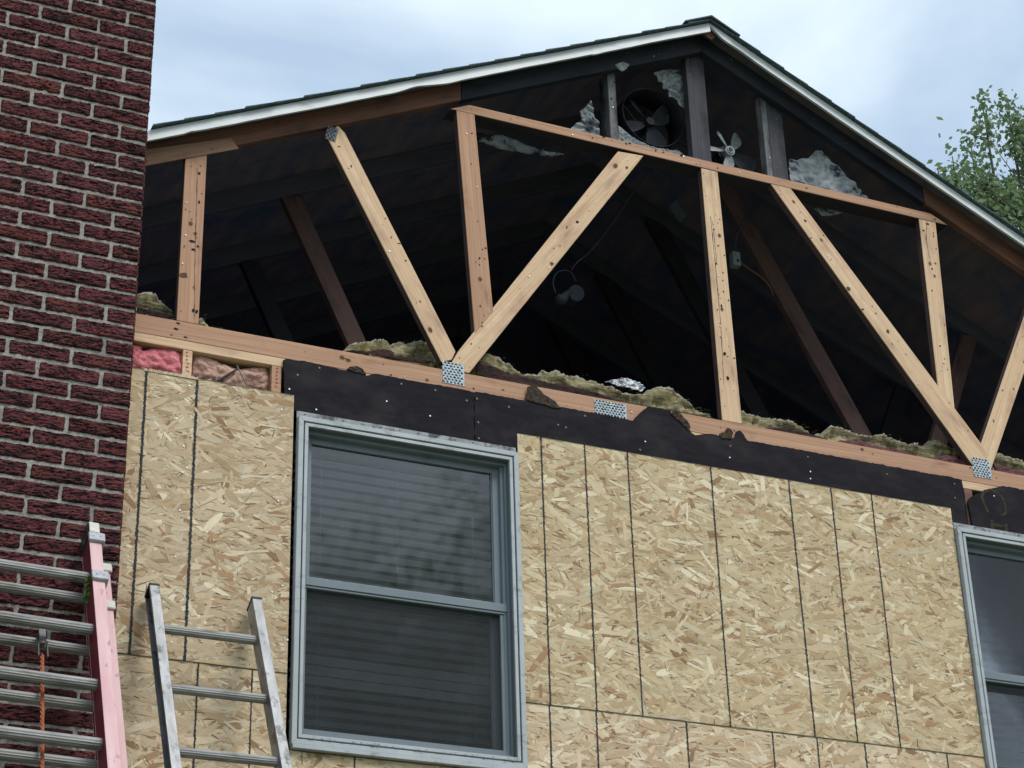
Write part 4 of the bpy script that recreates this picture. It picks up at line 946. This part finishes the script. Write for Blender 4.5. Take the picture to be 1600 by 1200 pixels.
mb = MB(); mb.tube([(h2[0], yG + .03, h2[1]), (h2[0], yG + .13, h2[1])], .045, 16); mb.build('motor', [M['black']], sm)
GP = 'dusty torn screen scraps in the gable vent'
yP = .105
scrap('screen_scrap', ((1021, 113), (1040, 109), (1073, 106), (1072, 140), (1070, 171), (1065, 170), (1058, 157), (1052, 151), (1046, 151), (1044, 140), (1036, 137), (1028, 124)), yP, 'cloth', 'grey screen scrap hanging at the top left of the middle vent stud', 'torn screen', bump=.016, th=.003, cell=.004, group=GP, freq=26)
scrap('screen_scrap', ((966, 196), (975, 203), (985, 212), (1000, 221), (1020, 230), (1050, 235), (1060, 234), (1068, 242), (1075, 252), (1060, 250), (1010, 238), (966, 226)), yP, 'cloth', 'grey screen strip below the large fan', 'torn screen', bump=.006, th=.003, cell=.004, group=GP, freq=50, seed=4)
scrap('screen_scrap', ((888, 204), (900, 193), (909, 188), (906, 174), (916, 166), (922, 158), (926, 166), (928, 184), (934, 190), (938, 214), (918, 210), (896, 206)), .06, 'cloth', 'small grey screen scrap left of the left vent stud', 'torn screen', bump=.014, th=.003, cell=.004, group=GP, freq=28, seed=5)
scrap('screen_scrap', ((1233, 249), (1240, 247), (1244, 250), (1262, 248), (1276, 234), (1284, 238), (1300, 252), (1320, 272), (1340, 292), (1356, 312), (1320, 304), (1270, 293), (1234, 284)), .075, 'cloth', 'large crumpled grey screen triangle near the right vent stud', 'torn screen', bump=.016, th=.003, cell=.004, group=GP, freq=14, seed=9)
scrap('screen_scrap', ((1272, 326), (1290, 324), (1318, 332), (1300, 337), (1284, 337)), .10, 'cloth', 'thin pale screen scrap hanging under the collar', 'torn screen', bump=.006, th=.003, cell=.004, group=GP, seed=2)
scrap('sealant_blob', ((961, 101), (968, 98), (974, 97), (983, 101), (980, 107), (973, 112), (965, 107)), -.002, 'fanpale', 'pale foam blob stuck on the blackened left chord', 'foam blob', bump=.006, th=.006, cell=.004)
scrap('air_duct', ((745, 208), (760, 209), (785, 212), (808, 220), (828, 230), (850, 236), (885, 241), (860, 245), (820, 240), (780, 233), (746, 220)), .35, 'cloth', 'sagging grey netting in the attic right of the second stud', 'netting', bump=.012, th=.004, cell=.008, freq=30, bulge=.02)
# ------------------------------------------------------------------ electrical bits in the attic
def wire(name, pp, y, r, key, label, cat):
    P = [(at(a, b, yy)[0], yy, at(a, b, yy)[1]) for (a, b), yy in zip(pp, y)]
    S = []
    for i in range(len(P) - 1):
        p0, p1, p2, p3 = [Vector(P[max(0, min(len(P) - 1, i + k))]) for k in (-1, 0, 1, 2)]
        for j in range(5):
            t = j / 5; S.append(.5 * ((2 * p1) + (-p0 + p2) * t + (2 * p0 - 5 * p1 + 4 * p2 - p3) * t * t + (-p0 + 3 * p1 - 3 * p2 + p3) * t ** 3))
    S.append(Vector(P[-1])); mb = MB(); mb.tube(S, r, 6, 0); o = mb.build(name, [M[key]]); tag(o, label, cat); return o
bx = at(1150, 405, .55)
jb = thing('junction_box', 'small steel junction box hanging on a cable inside the attic', 'electrical box', (bx[0], .55, bx[1]))
mb = MB(); mb.box(bx[0] - .022, bx[0] + .022, .54, .58, bx[1] - .04, bx[1] + .04); mb.build('box', [M['boxmetal']], jb, bevel=.003)
mb = MB(); mb.disc(bx[0] + .004, bx[1] - .012, .539, .007, .009, 10, 0); mb.disc(bx[0] - .008, bx[1] + .02, .5388, .003, .003, 8, 0); mb.build('knockout', [M['hole']], jb)
wire('cable', ((1167, 314), (1168, 330), (1160, 350), (1151, 370), (1148, 395)), (.58, .57, .56, .56, .56), .005, 'cable', 'pale cable curving up from the junction box', 'cable')
wire('cable', ((1157, 410), (1170, 420), (1188, 432), (1200, 444), (1206, 455), (1207, 462)), (.56, .56, .55, .55, .56, .58), .004, 'ocable', 'dull orange cable running right from the junction box', 'cable')
wire('cable', ((1010, 272), (990, 300), (955, 352), (925, 390), (900, 412), (893, 422)), (.7, .7, .7, .7, .7, .7), .0035, 'cable', 'thin sagging cable leading down to the bulb holder', 'cable')
wire('cable', ((868, 458), (864, 440), (872, 425), (890, 424), (900, 440)), (.68, .68, .68, .69, .7), .0035, 'cable', 'loose cable loop around the bulb holder', 'cable')
b0 = at(898, 458, .7); lf = thing('bulb_holder', 'porcelain bulb holder with unlit bulb deep in the attic', 'lamp', (b0[0], .7, b0[1]))
mb = MB(); mb.tube([(b0[0], .68, b0[1] - .01), (b0[0] + .004, .76, b0[1] + .01)], .042, 14); mb.build('socket', [M['bulbglass']], lf, bevel=.004)
b1 = at(876, 468, .68); mb = MB(); mb.tube([(b0[0] - .02, .69, b0[1] - .005), (b0[0] - .045, .69, b0[1] - .015), (b1[0] + .01, .68, b1[1]), (b1[0] - .012, .68, b1[1] - .002), (b1[0] - .028, .68, b1[1] - .004)], [.012, .014, .026, .028, .010], 12); mb.build('bulb', [M['bulbglass']], lf, smooth=True)
mb = MB(); mb.prism([at(a, b, .62) for a, b in ((1046, 324), (1056, 312), (1073, 337), (1063, 349))], .62, .6215); tag(mb.build('paper_tag', [M['paper']]), 'tilted paper tag hanging in the dark attic', 'tag')

# ------------------------------------------------------------------ ladders
def flute_rung(x0, x1, y, z, r=.0165, n=28):
    V = []; 
    for x in (x0, x1):
        for i in range(n):
            a = 2 * math.pi * i / n; rr = r * (1 + (.05 if i % 2 else -.03)); yy = rr * math.cos(a); zz = rr * math.sin(a)
            if zz > r * .72: zz = r * .72
            V.append((x, y + yy, z + zz))
    Fs = [(i, (i + 1) % n, n + (i + 1) % n, n + i) for i in range(n)] + [tuple(range(n))[::-1], tuple(range(n, 2 * n))]
    mb = MB(); mb.add(V, Fs); return mb
def channel(mb, xi, xo, ya, yb, z0, z1, t=.003, m_fl=0, m_web=1):
    """C rail: web on the inner side xi, flanges running to xo at ya (front) and yb (back)"""
    s = 1 if xo > xi else -1
    mb.box(min(xi, xi + s * t), max(xi, xi + s * t), ya + t, yb - t, z0, z1, m_web)
    mb.box(min(xi, xo), max(xi, xo), ya, ya + t, z0, z1, m_fl); mb.box(min(xi, xo), max(xi, xo), yb - t, yb, z0, z1, m_fl)
    mb.box(min(xo, xo - s * t), max(xo, xo - s * t), ya + t, ya + .012, z0, z1, m_fl)
S = .3048
# aluminium ladder
al = math.radians(28); rr0 = Vector((1.9395, -.15, 4.276)); n_r = 15
base = rr0 - Vector((0, math.sin(al), math.cos(al))) * (rr0.z / math.cos(al))
L1 = thing('ladder', 'narrow bare aluminium ladder leaning on the strand board left of the window', 'ladder', base, 'leaning ladders')
def place(o, base, a, par, b=0):
    o.location = base; o.rotation_euler = (-a, b, 0); o.parent = par; o.matrix_parent_inverse = wmat(par).inverted()
zf = rr0.z / math.cos(al); hwid = .1755
for s in (-1, 1):
    mb = MB(); channel(mb, s * hwid, s * (hwid + .036), -.036, .030, .03, zf + .190, .003, 0, 0)
    o = mb.build('rail', [M['alu'], M['alu']], None, bevel=.001); place(o, base, al, L1)
    mb = MB(); mb.box(min(s * (hwid - .002), s * (hwid + .038)), max(s * (hwid - .002), s * (hwid + .038)), -.038, .032, zf + .189, zf + .203)
    o = mb.build('end_cap', [M['black']], None, bevel=.003); place(o, base, al, L1)
    mb = MB(); mb.box(min(s * (hwid - .004), s * (hwid + .042)), max(s * (hwid - .004), s * (hwid + .042)), -.045, .04, -.02, .05); o = mb.build('foot', [M['black']], None, bevel=.004); place(o, base, al, L1)
for k in range(n_r):
    o = flute_rung(-hwid + .0005, hwid - .0005, 0, zf - k * S).build('rung', [M['rung']], None, smooth=False); place(o, base, al, L1)
# red extension ladder
a2 = math.radians(31); S2 = .284; be = math.radians(1.3); yf0 = -.30; fx, fz = at(137.7, 900.7, yf0); up = Vector((math.cos(a2) * math.sin(be), math.sin(a2), math.cos(a2) * math.cos(be)))
p0 = Vector((fx, yf0, fz)); zf2 = fz / up.z; base2 = p0 - up * zf2
L2 = thing('extension_ladder', 'red fiberglass extension ladder with orange rope leaning on the brick chimney', 'ladder', (base2.x - .21, base2.y, 0), 'leaning ladders')
W2 = .43
# fly section
for s, xr in ((1, 0.0), (-1, -W2)):
    mb = MB(); channel(mb, xr, xr + s * .043, -.046, .050, 2.2, zf2 + .175, .0035)
    o = mb.build('fly_rail', [M['redrail'], M['redweb']], None, bevel=.001); place(o, base2, a2, L2, be)
    mb = MB(); x0_, x1_ = sorted((xr - s * .004, xr + s * .038)); mb.box(x0_, x1_, -.049, .054, zf2 + .175, zf2 + .262)
    o = mb.build('top_cap', [M['black']], None, bevel=.008); place(o, base2, a2, L2, be)
    mb = MB(); x0_, x1_ = sorted((xr + s * .002, xr + s * .038)); mb.box(x0_, x1_, -.0535, -.0492, zf2 + .195, zf2 + .252); o = mb.build('cap_sticker', [M['cream']], None, bevel=.001); place(o, base2, a2, L2, be)
    for zc in (zf2 + .163, zf2 - .058):
        x0_, x1_ = sorted((xr - s * .004, xr + s * .054)); mb = MB(); mb.box(x0_, x1_, -.060, -.0465, zc - .022, zc + .022); mb.box(*sorted((xr + s * .0435, xr + s * .054)), -.046, .056, zc - .022, zc + .022)
        for q in (-.012, .012): mb.stud((x0_ + x1_) / 2 + q, zc, -.060, .004, .002, 0)
        o = mb.build('guide_bracket', [M['greycast']], None, bevel=.003); place(o, base2, a2, L2, be)
for k in range(10):
    o = flute_rung(-W2 + .001, .014 - .0145, 0, zf2 - .010 - k * S2, .019).build('fly_rung', [M['rung']], None); place(o, base2, a2, L2, be)
# base section, behind
bxr, bzr = at(130, 927, yf0 + .055)
lb = (bzr - base2.z); zb2 = (Vector((bxr, yf0 + .055, bzr)) - base2).dot(up); OFF = .104
for s, xr in ((1, .022), (-1, -W2 - .022)):
    mb = MB(); channel(mb, xr, xr + s * .080, OFF - .038, OFF + .036, .04, zb2 + .165, .0035)
    o = mb.build('base_rail', [M['redrail'], M['redweb']], None, bevel=.001); place(o, base2, a2, L2, be)
    for zc in (zb2 + .157, zb2 - .055):
        x0_, x1_ = sorted((xr + s * .034, xr + s * .086)); mb = MB(); mb.box(x0_, x1_, OFF - .050, OFF - .0385, zc - .022, zc + .022)
        o = mb.build('cream_guide', [M['cream']], None, bevel=.003); place(o, base2, a2, L2, be)
    mb = MB(); mb.box(min(xr - s * .01, xr + s * .08), max(xr - s * .01, xr + s * .08), OFF - .06, OFF + .06, -.01, .05); o = mb.build('foot', [M['black']], None, bevel=.005); place(o, base2, a2, L2, be)
for k in range(15):
    o = flute_rung(-W2 - .0215, .0215, OFF, zb2 + .015 - k * S2, .018).build('base_rung', [M['rung']], None); place(o, base2, a2, L2, be)
# rope and pulley clamp
rx = -W2 + .0; wp = at(55, 1012, yf0); rxp = (Vector((wp[0], yf0, wp[1])) - base2).dot(Vector((math.cos(be), 0, -math.sin(be))))
mb = MB()
for ph in range(3):
    pts = []; zz = zb2 - S2 + .0
    for i in range(0, 420):
        z = zz - .10 - i * .006; q = ph * 2.094 + i * .55
        pts.append((rxp - .030 * (.10 + i * .006) + .0038 * math.cos(q), OFF * .55 + .0038 * math.sin(q), z))
    mb.tube(pts, .0034, 6)
o = mb.build('rope', [M['rope']], None, smooth=True); place(o, base2, a2, L2, be)
mb = MB(); zz = zb2 - S2
mb.box(rxp - .012, rxp + .012, OFF * .55 - .008, OFF * .55 - .004, zz - .05, zz + .03); mb.box(rxp - .012, rxp + .012, OFF * .55 - .004, OFF + .02, zz + .018, zz + .024)
mb.tube([(rxp, OFF * .55 - .014, zz - .045), (rxp, OFF * .55 + .01, zz - .045)], .008, 10); mb.box(rxp - .017, rxp - .013, OFF * .55 - .006, OFF * .55 + .006, zz - .11, zz - .03); mb.box(rxp + .013, rxp + .017, OFF * .55 - .006, OFF * .55 + .006, zz - .11, zz - .03)
o = mb.build('rope_clamp', [M['rust']], None, bevel=.001); place(o, base2, a2, L2, be)
# wilted leaf caught on the rail
scrap('wilted_leaf', ((131, 905), (137, 901), (141, 897), (144, 905), (143, 920), (142, 935), (138, 944), (132, 943), (129, 934), (133, 920)), yf0 - .045, 'leaf', 'crumpled green leaf caught on the red ladder rail', 'leaf', bump=.014, th=.0015, cell=.004, freq=60)

# ------------------------------------------------------------------ tree
def tree(base, H, R, label, seed, nleaf=26000, leaf=.06, zmin=.35, spires=(), spread=3.2):
    rd = random.Random(seed); t = thing('tree', label, 'tree', base)
    mb = MB(); tips = []
    def limb(p, d, l, r, depth):
        pts = [p]; rs = [r]; n = 6; dd = d.normalized()
        for i in range(n):
            dd = (dd + Vector((rd.gauss(0, .10), rd.gauss(0, .10), rd.gauss(.05, .06)))).normalized(); pts.append(pts[-1] + dd * l / n); rs.append(r * (1 - .75 * (i + 1) / n))
            if depth >= 2 or (depth == 1 and i > 1): tips.append((pts[-1].copy(), depth))
        mb.tube(pts, rs, 7 if depth < 2 else 5, 0)
        if depth < 4:
            for k in range((7, 5, 4, 3)[depth]):
                i = rd.randint(2, n); a = rd.uniform(0, 6.283); e = rd.uniform(.25, .9)
                nd = (dd * e + Vector((math.cos(a), math.sin(a), rd.uniform(.1, .7))) * (1.1 - .3 * e)).normalized()
                limb(pts[i], nd, l * rd.uniform(.45, .68), rs[i] * .75 + .004, depth + 1)
    limb(Vector((0, 0, 0)), Vector((0, 0, 1)), H * .55, H * .018 + .03, 0)
    for (tx, ty, tz, sh, sr) in spires:                   # leading shoots that stand up out of the crown
        a0 = Vector((0, 0, H * .5)); b0_ = Vector((tx, ty, tz)); c0 = b0_ - Vector((0, 0, sh))
        mb.tube([a0, a0.lerp(c0, .5) + Vector((0, 0, -.3)), c0, b0_], [.07, .045, .025, .006], 6)
    mb.build('trunk', [M['bark']], t, smooth=True, loc=(0, 0, 0)); t.children[0].location = base; t.children[0].matrix_parent_inverse = wmat(t).inverted()
    V = []; Fs = []
    tp = [q for q in tips if q[0].z > H * zmin and not (spires and q[0].z > H * .97)]
    def leafq(c, dr):
        a = Vector((rd.gauss(0, 1), rd.gauss(0, 1), rd.gauss(-.5, .7))).normalized(); b = a.cross(Vector((rd.gauss(0, 1), rd.gauss(0, 1), rd.gauss(0, 1)))).normalized()
        s = leaf * rd.uniform(.6, 1.25); n = len(V)
        V.extend([tuple(c), tuple(c + a * s * .45 + b * s * .30), tuple(c + a * s), tuple(c + a * s * .45 - b * s * .30)]); Fs.append((n, n + 1, n + 2, n + 3))
    nsp = int(nleaf * .5) if spires else 0
    for i in range(nleaf - nsp):
        q, dep = rd.choice(tp); r = leaf * spread
        leafq(q + Vector((rd.gauss(0, r), rd.gauss(0, r), rd.gauss(0, r * .8))), dep)
    for (tx, ty, tz, sh, sr) in spires:
        m = int(nsp * sh * sr / sum(s[3] * s[4] for s in spires))
        cl_ = [(rd.random(), rd.uniform(0, 6.28), rd.random()) for _ in range(int(m / 38) + 3)]
        for i in range(m):
            u, a, q = rd.choice(cl_); rad = sr * (.12 + .88 * u ** .8) * (.25 + .75 * q); c = Vector((tx + rad * math.cos(a), ty + rad * math.sin(a), tz - sh * u))
            leafq(c + Vector((rd.gauss(0, .07), rd.gauss(0, .07), rd.gauss(0, .10))), 3)
    o = mesh_obj('crown', V, Fs, M['foliage'], t, loc=base)
    return t
yT = 10.0
def T(px, py, y=yT): a = at(px, py, y); return Vector((a[0], y, a[1]))
tb = T(1600, 330); tb = Vector((tb.x + .4, yT, 0))
def sp(px, py, h, r): p_ = T(px, py) - tb; return (p_.x, p_.y, p_.z, h, r)
H_ = T(1590, 300).z
tree(tb, H_, 3, 'tall pale green maple rising behind the right roof slope', 5, 19000, .085, .3,
     spires=(sp(1535, 162, 1.5, .24), sp(1573, 160, 1.5, .36), sp(1488, 244, .9, .20), sp(1515, 215, 1.5, .30), sp(1548, 270, 1.8, .75), sp(1600, 210, 1.8, .55), sp(1585, 300, 1.6, .9), sp(1465, 262, .6, .25), sp(1500, 280, 1.0, .45), sp(1640, 200, 2.2, .9)))
def mirror(px, py, y): a = at(px, py, y); return Vector((a[0], -y, 0)), a[1]
for px, py, y, sd_, lb in ((585, 790, 26, 9, 'tall garden tree across the yard mirrored in the near window'), (690, 850, 30, 12, 'lower garden tree across the yard mirrored in the near window'), (470, 860, 30, 15, 'leftmost garden tree across the yard behind the camera')):
    b_, h_ = mirror(px, py, y); tree(b_, h_ * .84, 4, lb, sd_, 26000, .15, .2, spread=4.5)
